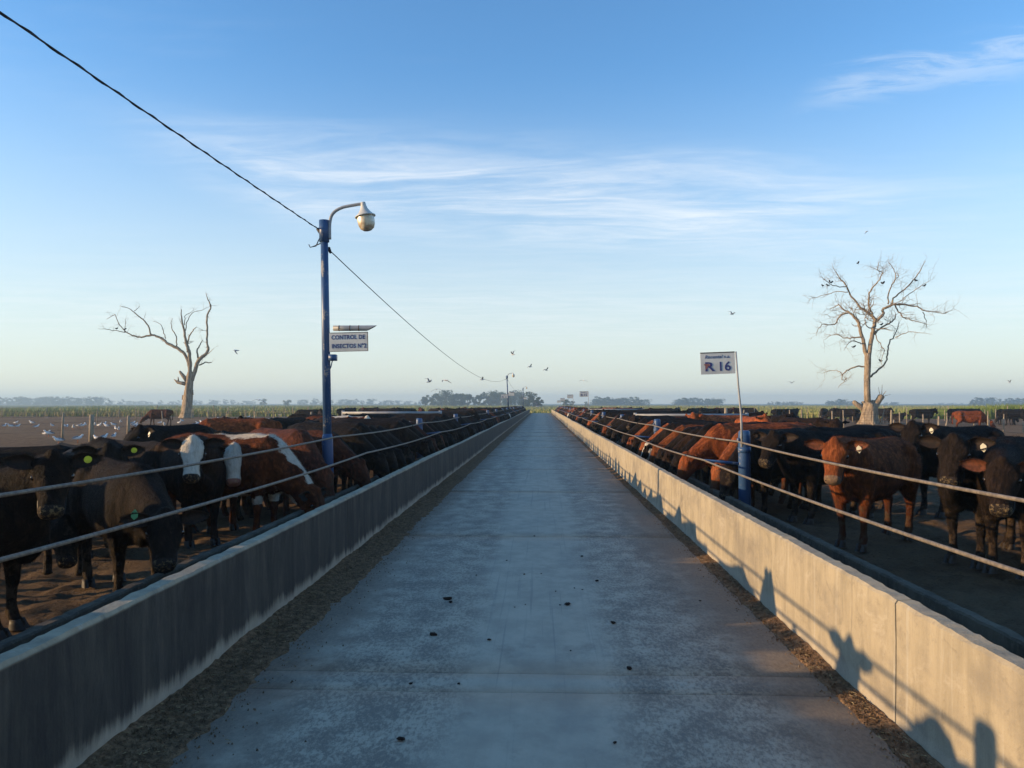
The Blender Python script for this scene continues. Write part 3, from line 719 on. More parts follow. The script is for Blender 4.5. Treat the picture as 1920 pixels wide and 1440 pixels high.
def cow_parts(p, ears):
    b = MB(); X, Y, Z = Vector((1, 0, 0)), Vector((0, 1, 0)), Vector((0, 0, 1))
    dz = -.50 if p.lying else 0
    loft(b, [ring(Vector((x, 0, z+dz)), Y, Z, hw, hh, 24, 2.05, -.20 if x < .3 else -.12) for (x, z, hh, hw) in TORSO])
    # hooks and pin bones, shoulder blades, brisket
    for sy in (-1, 1):
        loft(b, [ring(Vector((-.52+dx, sy*(.17), 1.06+dz)), Y, Z, r*.95, r, 10, 2) for dx, r in ((-.12, .03), (-.06, .095), (0, .118), (.06, .105), (.13, .03))])
        loft(b, [ring(Vector((.50+.10*k, sy*.155, .92+dz-.0*k)), Y, Z, r*.6, r*1.7, 12, 2) for k, r in ((-1.6, .03), (-1, .10), (0, .135), (1, .11), (1.7, .03))])
    b.tube([(-.80, 0, 1.13+dz), (-.55, 0, 1.205+dz), (-.25, 0, 1.195+dz), (.1, 0, 1.19+dz), (.42, 0, 1.205+dz), (.6, 0, 1.18+dz)], [.03, .045, .042, .04, .05, .04], 8)
    # neck
    A = Vector((.50, 0, .985+dz)); hc = p.hp(.035, 0, -.075)
    up = hc.z - A.z
    d0 = Vector((1, 0, .40 if up > .1 else (-.35 if up < -.1 else .05))).normalized()
    d1 = (p.a*.55 + (hc-A).normalized()*.9 + p.b*(-.25)).normalized()
    Ln = (hc-A).length; rings = []
    for i in range(11):
        t = i/10; h00 = 2*t**3-3*t*t+1; h10 = t**3-2*t*t+t; h01 = -2*t**3+3*t*t; h11 = t**3-t*t
        c = A*h00 + d0*(Ln*.9*h10) + hc*h01 + d1*(Ln*.55*h11)
        tg = (A*(6*t*t-6*t) + d0*(Ln*.9*(3*t*t-4*t+1)) + hc*(-6*t*t+6*t) + d1*(Ln*.55*(3*t*t-2*t))).normalized()
        sv = Y.lerp(p.s, t); sv = (sv - tg*sv.dot(tg)).normalized(); w = tg.cross(sv)
        hh = .285*(1-t)**1.1+.118*(1-(1-t)**1.1); hw = .185*(1-t)+.094*t
        c = c - w*(.02*math.sin(math.pi*t)); rings.append(ring(c, sv, w, hw, hh, 20, 2.1, .06))
    loft(b, rings)
    # dewlap from throat to brisket
    q0, q1 = p.hp(.14, 0, -.15), Vector((.80, 0, .70+dz)); q2 = Vector((.66, 0, .56+dz))
    qm = (q0+q1)*.5 + Vector((-.02, 0, -.035))
    b.tube(spline([q0, qm, q1, q2], 4), [.035, .04, .045, .05, .055, .06, .066, .072, .08, .085, .09, .085, .06], 10)
    # head
    loft(b, [ring(p.hp(u, 0, c), p.s, p.b, hw, hh, 22, 2.3, .10 if u < .3 else -.06) for (u, c, hh, hw) in HEADS])
    for sy in (-1, 1):
        b.tube([p.hp(.075, sy*.092, .028), p.hp(.12, sy*.108, .006), p.hp(.17, sy*.094, -.004)], [.028, .034, .02], 8)      # brow
        b.tube([p.hp(.375, sy*.05, .008), p.hp(.412, sy*.055, .004), p.hp(.435, sy*.048, -.015)], [.02, .026, .018], 8)     # nostril wings
        b.tube([p.hp(.10, sy*.085, -.13), p.hp(.22, sy*.07, -.125)], [.05, .03], 8)                                           # jaw
        b.tube([p.hp(.0, sy*.075, -.02), p.hp(.005, sy*.125, -.03)], [.045, .034], 8)                                         # ear root
    b.tube([p.hp(-.045, 0, .02), p.hp(-.01, 0, .055), p.hp(.05, 0, .055)], [.05, .055, .03], 8)                              # poll
    b.tube([p.hp(.34, 0, -.108), p.hp(.40, 0, -.116), p.hp(.43, 0, -.105)], [.04, .045, .03], 8)                             # lower lip
    # legs
    feet = []
    if not p.lying:
        for q, (sy, st) in enumerate(((1, p.stride[0]), (-1, p.stride[1]))):
            pts = [(.53, .150, .92, .115), (.55, .165, .72, .105), (.525, .160, .58, .080), (.53, .150, .43, .056), (.535, .148, .385, .054), (.53, .146, .30, .040), (.528, .145, .19, .038), (.53, .145, .135, .048), (.555, .145, .075, .042), (.585, .145, .03, .052), (.59, .145, .004, .05)]
            pp = [Vector((x+st*max(0, (.85-z)/.85), sy*y, z)) for x, y, z, r in pts]; b.tube(pp, [r for *_, r in pts], 12); feet.append(pp[-2])
        for q, (sy, st) in enumerate(((1, p.stride[2]), (-1, p.stride[3]))):
            pts = [(-.58, .120, 1.0, .17), (-.52, .165, .86, .165), (-.50, .180, .72, .140), (-.56, .165, .60, .098), (-.645, .150, .50, .064), (-.665, .146, .445, .058), (-.65, .145, .34, .043), (-.635, .145, .21, .041), (-.63, .145, .145, .051), (-.605, .145, .08, .044), (-.575, .145, .03, .053), (-.57, .145, .004, .05)]
            pp = [Vector((x+st*max(0, (.9-z)/.9), sy*y, z)) for x, y, z, r in pts]; b.tube(pp, [r for *_, r in pts], 12); feet.append(pp[-2])
    else:
        for sy in (-1, 1):
            b.tube([(.55, sy*.17, .35), (.72, sy*.2, .12), (.45, sy*.24, .06), (.38, sy*.25, .05)], [.11, .07, .05, .045], 10)
            b.tube([(-.55, sy*.15, .45), (-.25, sy*.30, .25), (-.60, sy*.33, .08), (-.20, sy*.36, .05)], [.17, .13, .07, .05], 10)
    if ears:
        for sy in (-1, 1):
            mt = ear_matrix(p, sy); g = ear_geo(side=sy, hair=False)
            b.add([mt @ Vector(q) for q in g.v], g.f)
        tl = tail_pts(p); b.tube(tl[0], tl[1], 7)
    return b, feet
def tail_pts(p):
    dz = -.50 if p.lying else 0
    pts = spline([(-.80, 0, 1.13+dz), (-.87, .0, 1.10+dz), (-.905, .01*p.tail, .95+dz), (-.90, .05*p.tail, .75+dz), (-.89, .09*p.tail, .55+dz if not p.lying else .12), (-.89, .10*p.tail, .42 if not p.lying else .06)], 3)
    n = len(pts); rr = [.042*(1-i/n)+.016 + (.022*math.exp(-((i-n*.86)/2.2)**2)) for i in range(n)]; rr[-1] = .006
    return pts, rr
def ear_matrix(p, sy, droop=.10, back=.30):
    o = p.hp(.005, sy*.112, -.022)
    d = (p.s*sy*.95 - p.a*back*.55 + p.b*(.10) + Vector((0, 0, -droop))).normalized()
    nrm = (p.a*.55 + p.b*.72 + p.s*sy*.15); nrm = (nrm - d*nrm.dot(d)).normalized()
    yv = nrm.cross(d)
    return Matrix(((d.x, yv.x, nrm.x, o.x), (d.y, yv.y, nrm.y, o.y), (d.z, yv.z, nrm.z, o.z), (0, 0, 0, 1)))
def cow_mesh(name, p, voxel, smooth_it, ears):
    b, feet = cow_parts(p, ears)
    src = bpy.data.meshes.new('tmp'); src.from_pydata([tuple(q) for q in b.v], [], b.f); src.update()
    o = bpy.data.objects.new('tmp', src); C.objects.link(o)
    md = o.modifiers.new('r', 'REMESH'); md.mode = 'VOXEL'; md.voxel_size = voxel; md.use_smooth_shade = True
    ms = o.modifiers.new('s', 'SMOOTH'); ms.factor = .5; ms.iterations = smooth_it
    me = bpy.data.meshes.new_from_object(o.evaluated_get(bpy.context.evaluated_depsgraph_get()))
    bpy.data.objects.remove(o); bpy.data.meshes.remove(src); me.name = name
    n = len(me.vertices); co = np.empty(n*3, np.float32); me.vertices.foreach_get('co', co); co = co.reshape(-1, 3)
    P, a, s, w = (np.array(q) for q in (p.P, p.a, p.s, p.b))
    d = co-P; u = d@a; v = d@s; h = d@w
    inh = (u > -.11) & (u < .52) & (abs(v) < .16) & (h > -.23) & (h < .15)
    sm = lambda x, lo, hi: np.clip((x-lo)/(hi-lo), 0, 1)
    R = np.where(inh, sm(u, .375, .41)*sm(h+.15, 0, .03), 0)
    hw = np.interp(u, [q[0] for q in HEADS], [q[3] for q in HEADS])
    lim = np.interp(u, [-.11, 0, .09, .16, .24, .30, .36, .46], [.75, 1.04, 1.10, .90, .80, .85, 1.0, 1.2])
    G = np.where(inh, .5+(lim-np.abs(v)/hw)*1.3, 0)*sm(h+.20, 0, .05)*sm(u, -.11, -.07)
    G = np.where(inh & (np.abs(v)/hw > .93) & (u > .02) & (u < .24), np.minimum(G, .3), G)
    # white crest, brisket, underline and socks of a piebald coat (0.5 = edge of the white)
    x, y, z = co.T
    def inside(d, w): return .5+np.clip(d/w, -.5, .5)
    crest = inside(.085-np.abs(y)-.9*np.maximum(0, 1.10-z-.9*np.maximum(0, x-.62))*(x < 1.2)-.5*np.maximum(0, .12-x), .22)*(~inh)
    under = inside(.52-z+.05*np.maximum(0, x), .22)*(x > -.55)
    brisk = inside(.60-z-.6*np.maximum(0, .66-x), .25)*(x > .25)*(~inh)
    B = np.maximum.reduce([crest, under*(z > .42)*(x < .6)*(~inh), brisk*(z > .42)])
    col = np.stack([R, G, B, np.ones(n)], 1).astype(np.float32)
    at_ = me.color_attributes.new('mask', 'FLOAT_COLOR', 'POINT'); at_.data.foreach_set('color', col.ravel())
    me.polygons.foreach_set('use_smooth', np.ones(len(me.polygons), bool))
    return me, feet, co, col
def hair_mesh(name, me, p, n=26000, ln=(.016, .036), seed=3):
    rng = np.random.default_rng(seed)
    me.calc_loop_triangles(); nt = len(me.loop_triangles)
    tri = np.empty(nt*3, np.int32); me.loop_triangles.foreach_get('vertices', tri); tri = tri.reshape(-1, 3)
    nv = len(me.vertices); co = np.empty(nv*3, np.float32); me.vertices.foreach_get('co', co); co = co.reshape(-1, 3)
    no = np.empty(nv*3, np.float32); me.vertices.foreach_get('normal', no); no = no.reshape(-1, 3)
    A = np.linalg.norm(np.cross(co[tri[:, 1]]-co[tri[:, 0]], co[tri[:, 2]]-co[tri[:, 0]]), axis=1)
    ci = rng.choice(nt, n, p=A/A.sum()); w = rng.dirichlet((1, 1, 1), n)
    T = tri[ci]; base = (co[T]*w[:, :, None]).sum(1); nn = (no[T]*w[:, :, None]).sum(1); nn /= np.linalg.norm(nn, axis=1)[:, None]+1e-9
    P, a = np.array(p.P), np.array(p.a); d = base-P; u = d@a
    headm = (u > -.03) & (np.linalg.norm(d-u[:, None]*a, axis=1) < .2)
    flow = np.tile(np.array([-.55, 0, -.75]), (n, 1)); flow[headm] = -a*.8
    flow += rng.normal(0, .45, (n, 3)); flow -= nn*(flow*nn).sum(1)[:, None]; flow /= np.linalg.norm(flow, axis=1)[:, None]+1e-9
    lng = rng.uniform(*ln, n); lng *= np.where(headm, np.where(u > .28, .25, .62), 1.0)*np.where(base[:, 2] < .45, .5, 1)*np.where((base[:, 2] > 1.1) & ~headm, 1.15, 1)
    tip = base + (flow*.80 + nn*.55)*lng[:, None]; base = base - nn*.003
    side = np.cross(nn, flow)*.0011
    gn = np.cross(2*side, tip-base); fl = (gn*nn).sum(1) < 0; side[fl] *= -1
    V = np.stack([base-side, base+side, tip], 1).reshape(-1, 3); F = np.arange(3*n).reshape(-1, 3)
    hm = bpy.data.meshes.new(name); hm.vertices.add(3*n); hm.vertices.foreach_set('co', V.astype(np.float32).ravel())
    hm.loops.add(3*n); hm.loops.foreach_set('vertex_index', F.astype(np.int32).ravel()); hm.polygons.add(n)
    hm.polygons.foreach_set('loop_start', np.arange(0, 3*n, 3, dtype=np.int32)); hm.polygons.foreach_set('loop_total', np.full(n, 3, np.int32)); hm.update()
    src = np.empty(nv*4, np.float32); me.color_attributes['mask'].data.foreach_get('color', src); src = src.reshape(-1, 4)
    at_ = hm.color_attributes.new('mask', 'FLOAT_COLOR', 'POINT'); at_.data.foreach_set('color', np.repeat(src[T[:, 0]], 3, axis=0).ravel())
    # lean the hair's shading towards the skin's so that it lights like a coat
    hm.normals_split_custom_set_from_vertices(np.repeat(nn, 3, axis=0).tolist())
    return hm
def tint(o, k, warm=0):
    o.color = (k*(1+warm), k, k*(1-warm*.6), 1)
HOOF = None
def hoof_mesh():
    b = MB()
    for sy in (-1, 1):
        rings = []
        for z, l0, l1, w in ((.075, -.045, .035, .024), (.04, -.05, .055, .028), (.0, -.055, .080, .031)):
            rings.append([Vector((l0+(l1-l0)*(.5+.5*math.cos(a)), sy*.029+w*math.sin(a), z)) for a in [2*math.pi*k/10 for k in range(10)]])
        n = 10; v = [p for r in rings for p in r]; f = []
        for i in range(2):
            for k in range(n): f.append((i*n+k, i*n+(k+1) % n, (i+1)*n+(k+1) % n, (i+1)*n+k)[::-1])
        f.append(tuple(range(n)))
        b.add(v, f)
    return b.mesh('hoof', [M['hoof']])
EYE = None
def near_cow(label, coat, feet_xy, heading, poll, yaw, pitch, scale=1.0, tags=(None, None), stride=(0, 0, 0, 0), roll=0, inner='dark', k=1.0, warm=0, droop=.1, seed=1, hair=52000, group='cattle standing near the camera', z=0):
    """feet_xy: ground point under the forefeet; poll: world point of the top of the head; yaw: world bearing of the muzzle"""
    global HOOF, EYE
    hd = rad(heading); f = Vector((math.cos(hd), math.sin(hd), 0))
    org = Vector((feet_xy[0], feet_xy[1], z)) - f*.56*scale
    R = Matrix.Rotation(-hd, 3, 'Z'); pl = (R @ (Vector(poll)-org))/scale
    # keep the neck's reach within what a neck can do
    A = Vector((.50, 0, .985)); dv = pl-A
    if dv.length > .86: pl = A+dv.normalized()*.86
    if dv.length < .50: pl = A+dv.normalized()*.50
    p = Pose(pl, yaw-heading, pitch, roll, stride, tail=random.uniform(-1, 1))
    me, feet, co, col = cow_mesh('body', p, .0185 if hair else .03, 4, False); me.materials.append(COAT[coat])
    root = thing('steer', label, 'cow', org, hd, group); root.scale = (scale,)*3
    def part(o): tint(o, k, warm); return o
    body = part(link('body', me, root))
    if hair:
        hm = hair_mesh('coat_hair', me, p, hair, seed=seed); hm.materials.append(COAT[coat]); part(link('coat_hair', hm, body))
    for q, sy in enumerate((1, -1)):
        g = ear_geo(side=sy, seed=seed+q); eo = part(link('ear', g.mesh('ear', [COAT[coat if coat not in ('baldy', 'hereford', 'piebald') else ('black' if coat == 'baldy' else 'red')], INNER[inner]]), root))
        mt = ear_matrix(p, sy, droop); eo.matrix_local = mt
        if tags[q]:
            tg = tag_geo(tags[q], sy); to = link('ear_tag', tg.mesh('ear_tag', [M[tags[q]]], False), eo)
            to.matrix_local = Matrix.Translation((.115, 0, .012))
    if EYE is None:
        b = MB(); b.lathe([(0, .022)]+[(.025*math.sin(math.pi*i/8), .025*math.cos(math.pi*i/8)) for i in range(1, 8)]+[(0, -.022)], 12); EYE = b.mesh('eye', [M['eye']])
        b = MB(); b.lathe([(0, .016)]+[(.016*math.sin(math.pi*i/6), .016*math.cos(math.pi*i/6)) for i in range(1, 6)]+[(0, -.016)], 10); near_cow.NOS = b.mesh('nostril', [M['nostril']]); HOOF = hoof_mesh()
    mp = [p.hp(u, v, w) for u, v, w in ((.27, .088, -.098), (.34, .086, -.098), (.40, .078, -.092), (.436, .045, -.086), (.446, 0, -.084), (.436, -.045, -.086), (.40, -.078, -.092), (.34, -.086, -.098), (.27, -.088, -.098))]
    b = MB(); b.tube(spline(mp, 3), .0055, 5); b.build('mouth_line', [M['nostril']], root)
    for sy in (1, -1):
        e = link('eye', EYE, root, p.hp(.138, sy*.1175, -.016))
        no = link('nostril', near_cow.NOS, root, p.hp(.432, sy*.052, -.012)); no.scale = (.62, 1.0, .75)
        no.rotation_euler = Matrix((p.a, p.s, p.b)).transposed().to_euler()
    for q, ft in enumerate(feet): link('hoof', HOOF, root, (ft.x-.005, ft.y, -.002))
    tp, tr = tail_pts(p); b = MB(); b.tube(tp, tr, 8); part(b.build('tail', [COAT[coat if coat not in ('baldy', 'hereford', 'piebald') else ('black' if coat == 'baldy' else 'red')]], root))
    return root

G_ = lambda px, py: tuple(gnd(px, py)[:2])
# --- cattle near the camera, behind the shaded trough
near_cow('black steer at the left edge facing the camera, round yellow tag in its ear', 'brown', (-3.86, 5.42), 4, at(100, 862, 5.35), -60, 56, .95, ('tagy', None), (0, .05, 0, -.05), k=.85, seed=11)
near_cow('black steer lowering its head to the shaded trough beside the left cable', 'black', (-3.30, 6.22), -46, at(315, 975, 5.62), -64, 48, .93, (None, 'tagg'), (.04, -.05, 0, .06), seed=12, warm=.1)
near_cow('black steer behind, only its head and tagged ear showing left of the white-faced one', 'black', (-4.75, 8.2), -58, at(205, 842, 7.5), -66, 55, 1.0, ('tagy', None), seed=13)
near_cow('black steer with a white forehead and blaze facing the camera', 'baldy', (-3.95, 8.85), -50, at(362, 830, 8.25), -70, 58, 1.0, (None, None), seed=14, k=1.3, warm=.1)
near_cow('red steer with a broad white face and pink nose facing the camera', 'hereford', (-4.15, 9.9), -50, at(441, 842, 9.2), -72, 62, 1.0, ('tagy', None), seed=15, k=.8)
near_cow('red and white piebald steer with curly white crest reaching into the shaded trough', 'piebald', (-3.35, 9.35), -12, at(588, 925, 9.15), -10, 66, 1.03, (None, None), (.03, -.04, 0, 0), seed=16)
near_cow('black steer with head raised, looking away behind the white-faced one', 'black', (-6.3, 11.9), -110, at(266, 812, 11.6), -125, 40, 1.05, ('tagw', None), seed=17)
# --- behind the sunlit trough
near_cow('red steer facing the camera with a white tag in its ear', 'red', G_(1597, 1028), 222, at(1567, 833, 8.45), 238, 58, 1.0, ('tagw', None), (.05, -.05, .04, -.06), inner='red', seed=21)
near_cow('black steer with head up just beside the R16 sign post', 'black', (3.62, 10.9), 208, at(1452, 818, 10.35), 222, 50, 1.02, (None, None), seed=22, k=1.2)
near_cow('black steer with raised head and white tag above the red one', 'black', (5.75, 11.6), 205, at(1712, 800, 11.2), 222, 52, 1.06, ('tagw', None), seed=23, k=1.2)
near_cow('black steer with brown-rimmed ears, second from the right edge', 'black', G_(1812, 1058), 214, at(1790, 828, 7.55), 230, 56, 1.03, ('tagw', None), (.05, 0, 0, 0), seed=24, k=1.5)
near_cow('black steer at the right edge with reddish ears and feed on its nose', 'black', G_(1890, 1078), 214, at(1870, 866, 6.45), 234, 56, 1.03, ('tagy', None), inner='red', seed=25, k=1.5, warm=.1)
near_cow('black steer standing behind the red one, seen from the side', 'black', (4.2, 12.2), 195, (3.4, 12.0, 1.0), 190, 50, 1.03, seed=26, hair=26000)
near_cow('black steer behind the two at the right edge, back showing', 'brown', (5.3, 9.2), 190, (4.9, 9.1, .95), 200, 60, 1.02, seed=27, hair=26000, k=.7)
# --- standing left of the picture; only their shadows reach it, on the sunlit wall
for i, (x, y, h, pz, yw) in enumerate(((-3.9, 1.3, 5, 1.20, 30), (-3.6, 2.75, -12, 1.02, -20), (-4.1, 3.75, 8, 1.24, -5), (-3.7, -.1, 0, 1.1, 0), (-4.9, 4.6, 20, 1.15, 10))):
    near_cow('dark steer outside the left edge, seen only by its shadow on the sunlit wall', 'black', (x, y), h, (x+.50, y, pz), yw, 45, 1.0, seed=31+i, hair=0, group='steers outside the left edge')

# --- the herd further off: shared bodies in a few poses
def herd_mesh(nm, voxel, **k):
    p = Pose(**k); me, *_ = cow_mesh(nm, p, voxel, 2, True); me.materials.append(COAT['black']); return me
HERD = {
 'feed1': herd_mesh('feeding_cow', .022, poll=(1.13, .02, .73), yaw=6, pitch=64, stride=(.03, -.04, 0, .05)),
 'feed2': herd_mesh('feeding_cow', .022, poll=(1.13, -.10, .70), yaw=-24, pitch=60, stride=(-.03, .05, .05, 0)),
 'feed3': herd_mesh('feeding_cow', .022, poll=(1.10, .12, .78), yaw=28, pitch=55),
 'up1': herd_mesh('standing_cow', .022, poll=(1.02, .06, 1.24), yaw=30, pitch=45, stride=(.05, -.05, .06, -.06)),
 'up2': herd_mesh('standing_cow', .022, poll=(1.06, -.06, 1.16), yaw=-35, pitch=40),
 'graze': herd_mesh('grazing_cow', .024, poll=(1.14, .05, .62), yaw=10, pitch=50, stride=(.10, -.08, .08, -.1)),
 'lie': herd_mesh('lying_cow', .024, poll=(.98, .10, .80), yaw=30, pitch=35, lying=True)}
LOW = {
 'feed1': herd_mesh('far_feeding_cow', .08, poll=(1.12, .02, .80), yaw=6, pitch=64), 'feed2': herd_mesh('far_feeding_cow', .08, poll=(1.13, -.10, .76), yaw=-24, pitch=60),
 'up1': herd_mesh('far_standing_cow', .08, poll=(1.02, .06, 1.24), yaw=30, pitch=45)}
LOW['feed3'] = LOW['feed2']; LOW['up2'] = LOW['up1']; LOW['graze'] = LOW['feed1']
cow_n = [0]
def herd_cow(pose, coat, x, y, heading, label, group, s=None, z=0, lib=None):
    me = (lib or HERD)[pose]; o = link({'lie': 'lying_steer', 'graze': 'grazing_steer'}.get(pose, 'feeding_steer' if pose.startswith('feed') else 'standing_steer'), me, None, (x, y, z), (0, 0, rad(heading)))
    s = s or random.uniform(.95, 1.07); o.scale = (s*random.uniform(.97, 1.03), s*random.uniform(.94, 1.10), s)
    o.material_slots[0].link = 'OBJECT'; o.material_slots[0].material = COAT[coat]
    tint(o, random.uniform(.7, 1.25), random.uniform(-.05, .12)); tag(o, label, 'cow', group); cow_n[0] += 1
    return o
def ordinal(n):
    if n <= 20: return ordw[n-1]
    return '%d%s' % (n, {1: 'st', 2: 'nd', 3: 'rd'}.get(n % 10, 'th') if n % 100 not in (11, 12, 13) else 'th')
COLN = {'black': 'black', 'brown': 'brownish black', 'red': 'red', 'darkred': 'dark red', 'baldy': 'white-faced black', 'hereford': 'red and white'}
def feeding_row(side, y0, y1, colours, weights, trough, first):
    s = 1 if side == 'L' else -1; base = -3.72 if side == 'L' else 3.46; heading = 0 if side == 'L' else 180
    y = y0; i = 0; rr = random.Random(3 if s > 0 else 4); posts = LY if side == 'L' else RY
    far = []
    while y < y1:
        c = first[i] if i < len(first) else rr.choices(colours, weights)[0]
        pose = rr.choice(['feed1', 'feed1', 'feed2', 'feed3']); 
        if i > 9 and rr.random() < .07: pose = rr.choice(['up1', 'up2'])
        x = base - s*rr.uniform(.03, .25) - (s*.28 if pose.startswith('up') else 0)
        hd = heading + rr.uniform(-13, 13) + s*-1*(34, 26, 18, 14, 8, 6)[i]*(1 if i < 6 else 0) if i < 6 else heading + rr.uniform(-13, 13)
        sc_ = rr.uniform(.92, 1.07)
        if y < 76:
            herd_cow(pose, c, x, y, hd, '%s steer %s the %s trough, %s from the near end' % (COLN[c], 'feeding at' if pose.startswith('feed') else 'head-up at', trough, ordinal(i+1)), 'cattle feeding at the %s trough' % trough)
        else: far.append((pose, c, x, y, hd))
        y += rr.uniform(.60, .82) if y < 76 else rr.uniform(.75, 1.1)
        if any(abs(y-q) < .2 for q in posts): y += .28
        if i > 12 and rr.random() < .05: y += rr.uniform(.5, 1.3)
        i += 1
    return far
farL = feeding_row('L', 11.3, END-4, ['black', 'brown', 'darkred', 'red', 'baldy'], [70, 14, 9, 5, 2], 'shaded', ['darkred', 'darkred', 'black', 'black', 'black', 'black', 'black', 'black', 'brown', 'black', 'black', 'darkred', 'hereford', 'brown'])
farR = feeding_row('R', 11.75, END-4, ['black', 'brown', 'red', 'darkred', 'baldy'], [44, 18, 26, 9, 3], 'sunlit', ['black', 'red', 'red', 'black', 'brown', 'black', 'red', 'baldy', 'brown', 'red', 'black', 'brown', 'red', 'black', 'black', 'hereford'])
def far_herd(items, label):
    vs, fs, mi = [], [], []; off = 0; mats = list(COAT.values()); names = list(COAT.keys())
    for (pose, c, x, y, hd) in items:
        me = LOW[pose]; n = len(me.vertices); co = np.empty(n*3, np.float32); me.vertices.foreach_get('co', co); co = co.reshape(-1, 3)
        a = rad(hd); R = np.array([[math.cos(a), -math.sin(a), 0], [math.sin(a), math.cos(a), 0], [0, 0, 1]])
        vs.append(co@R.T*random.uniform(.95, 1.06)+np.array([x, y, 0])); f = [tuple(i+off for i in q.vertices) for q in me.polygons]
        fs += f; mi += [names.index(c)]*len(f); off += n
    o = link('far_cattle', mesh('far_cattle', np.concatenate(vs), fs, mats, mi)); o['kind'] = 'stuff'; tag(o, label, 'cattle')
far_herd(farL, 'far end of the shaded feeding row where cattle merge into one dark line')
far_herd(farR, 'far end of the sunlit feeding row where cattle merge into one line')

# second rank and cattle out in the pens
def rank(side, n, y0, y1, xr, cols, wts, where):
    s = -1 if side == 'L' else 1; rr = random.Random(17 if s < 0 else 29)
    placed = []
    for i in range(n):
        for _ in range(30):
            t = (i+rr.random())/n; y = y0*(y1/y0)**t; x = s*rr.uniform(*xr)
            if all((x-a)**2+((y-b))**2 > 1.3**2 for a, b in placed): break
        placed.append((x, y)); c = rr.choices(cols, wts)[0]; pose = rr.choice(['up1', 'up2', 'graze', 'up1', 'feed3'])
        hd = rr.choice([0, 180, 90, 270, 200, 340])+rr.uniform(-30, 30)
        herd_cow(pose, c, x, y, hd, '%s steer loose behind the %s feeding row, %s nearest of them' % (COLN[c], where, ordinal(i+1)), 'cattle loose behind the %s feeding row' % where)
rank('L', 30, 17, 78, (5.3, 7.4), ['black', 'brown', 'darkred', 'red', 'hereford'], [70, 14, 8, 6, 2], 'shaded')
rank('R', 30, 18, 78, (5.2, 7.0), ['black', 'brown', 'red', 'darkred'], [50, 16, 24, 10], 'sunlit')
def spot(px, py_feet, pose, c, hd, label, group='cattle scattered in the far pens'):
    g = gnd(px, py_feet); herd_cow(pose, c, g.x, g.y, hd, label, group, 1.0)
# individually placed ones, left
spot(300, 799, 'graze', 'darkred', 190, 'red-brown steer standing side-on near the leafless left tree')
spot(452, 806, 'lie', 'darkred', 195, 'brown steer lying down among gulls in the left pen')
spot(576, 800, 'graze', 'black', 178, 'black steer side-on, left of the lamp pole in the far pen')
spot(605, 801, 'up1', 'brown', 275, 'dark steer facing the camera right behind the lamp pole')
for (x, y, hd, c, ps, lb) in ((-6.1, 13.4, 5, 'black', 'up2', 'black steer side-on behind the white-faced pair, nearer of two backs'), (-7.2, 15.2, 175, 'black', 'graze', 'black steer side-on behind the white-faced pair, farther of two backs'),
        (-4.9, 15.0, 12, 'black', 'up2', 'black steer whose broad back shows left of the lamp pole'), (-8.35, 9.9, 172, 'red', 'graze', 'red steer at the far left whose sunlit back shows behind the black heads'),
        (-6.1, 8.6, 200, 'black', 'graze', 'black steer with low back behind the yellow-tagged one'), (-5.0, 11.4, -20, 'darkred', 'graze', 'dark red steer behind the piebald one'), (-5.3, 9.9, -30, 'black', 'graze', 'black steer hidden behind the white-faced one'), (-8.2, 10.6, 100, 'brown', 'graze', 'dark steer standing back at the far left'), (-4.85, 7.75, -62, 'black', 'graze', 'black steer close behind the one lowering its head'), (-5.5, 6.55, -20, 'black', 'up2', 'black steer behind the yellow-tagged one, its body cut by the left edge'), (-5.55, 9.0, -40, 'black', 'graze', 'black steer packed between the tagged black head and the white-faced one'), (-4.75, 11.0, -14, 'black', 'feed3', 'black steer behind the piebald one, near the lamp pole')):
    herd_cow(ps, c, x, y, hd, lb, 'cattle crowding behind the shaded trough', .94)
for (x, y, hd, c, ps, lb) in ((5.3, 13.6, 185, 'black', 'graze', 'black steer side-on whose back shows over the red one'), (6.6, 15.2, 10, 'black', 'feed1', 'black steer side-on, farther back over the red one'), (4.6, 15.6, 190, 'red', 'feed3', 'red steer in the second rank behind the R16 post'), (5.2, 17.6, 175, 'red', 'graze', 'red steer farther in the second rank behind the R16 post'),
        (7.0, 10.4, 185, 'black', 'graze', 'black steer at the right edge whose back shows behind the heads'), (6.6, 8.3, 200, 'brown', 'graze', 'dark steer standing back at the far right'), (5.6, 7.4, 205, 'black', 'graze', 'black steer at the right edge behind the reddish-eared one')):
    herd_cow(ps, c, x, y, hd, lb, 'cattle crowding behind the sunlit trough', 1.0)
spot(1818, 810, 'graze', 'red', -12, 'orange-red steer grazing side-on between leaning fence posts at right', )
spot(1728, 797, 'up1', 'black', -5, 'black steer side-on facing right beyond the raised black head')
spot(1790, 794, 'graze', 'black', 30, 'black steer in the far right pen, left of two')
spot(1813, 793, 'up2', 'black', 10, 'black steer in the far right pen, right of two')
for i, px in enumerate((1886, 1902, 1917)): spot(px, 797+i % 2, 'graze', 'black', (20, 170, 5)[i], '%s of three black steers at the right edge of the far pen' % ('leftmost', 'middle', 'rightmost')[i])
for i, (px, py) in enumerate(((1468, 796), (1482, 797), (1428, 797), (1570, 793), (1590, 794), (1607, 789), (1545, 790), (1655, 792), (1675, 790))):
    spot(px, py, ('graze', 'up1', 'lie')[i % 3], ('black', 'black', 'brown')[i % 3], 40*i, '%s from the left of the small dark steers round the right tree' % ordinal(i+1))
for i in range(14):
    px = 1130+i*21+random.uniform(-8, 8)
    spot(px, random.uniform(786, 792), random.choice(['up1', 'graze', 'up2']), random.choice(['black', 'black', 'brown', 'darkred']), random.uniform(0, 360), '%s from the left of the tiny cattle beyond the right pipe gate' % ordinal(i+1))
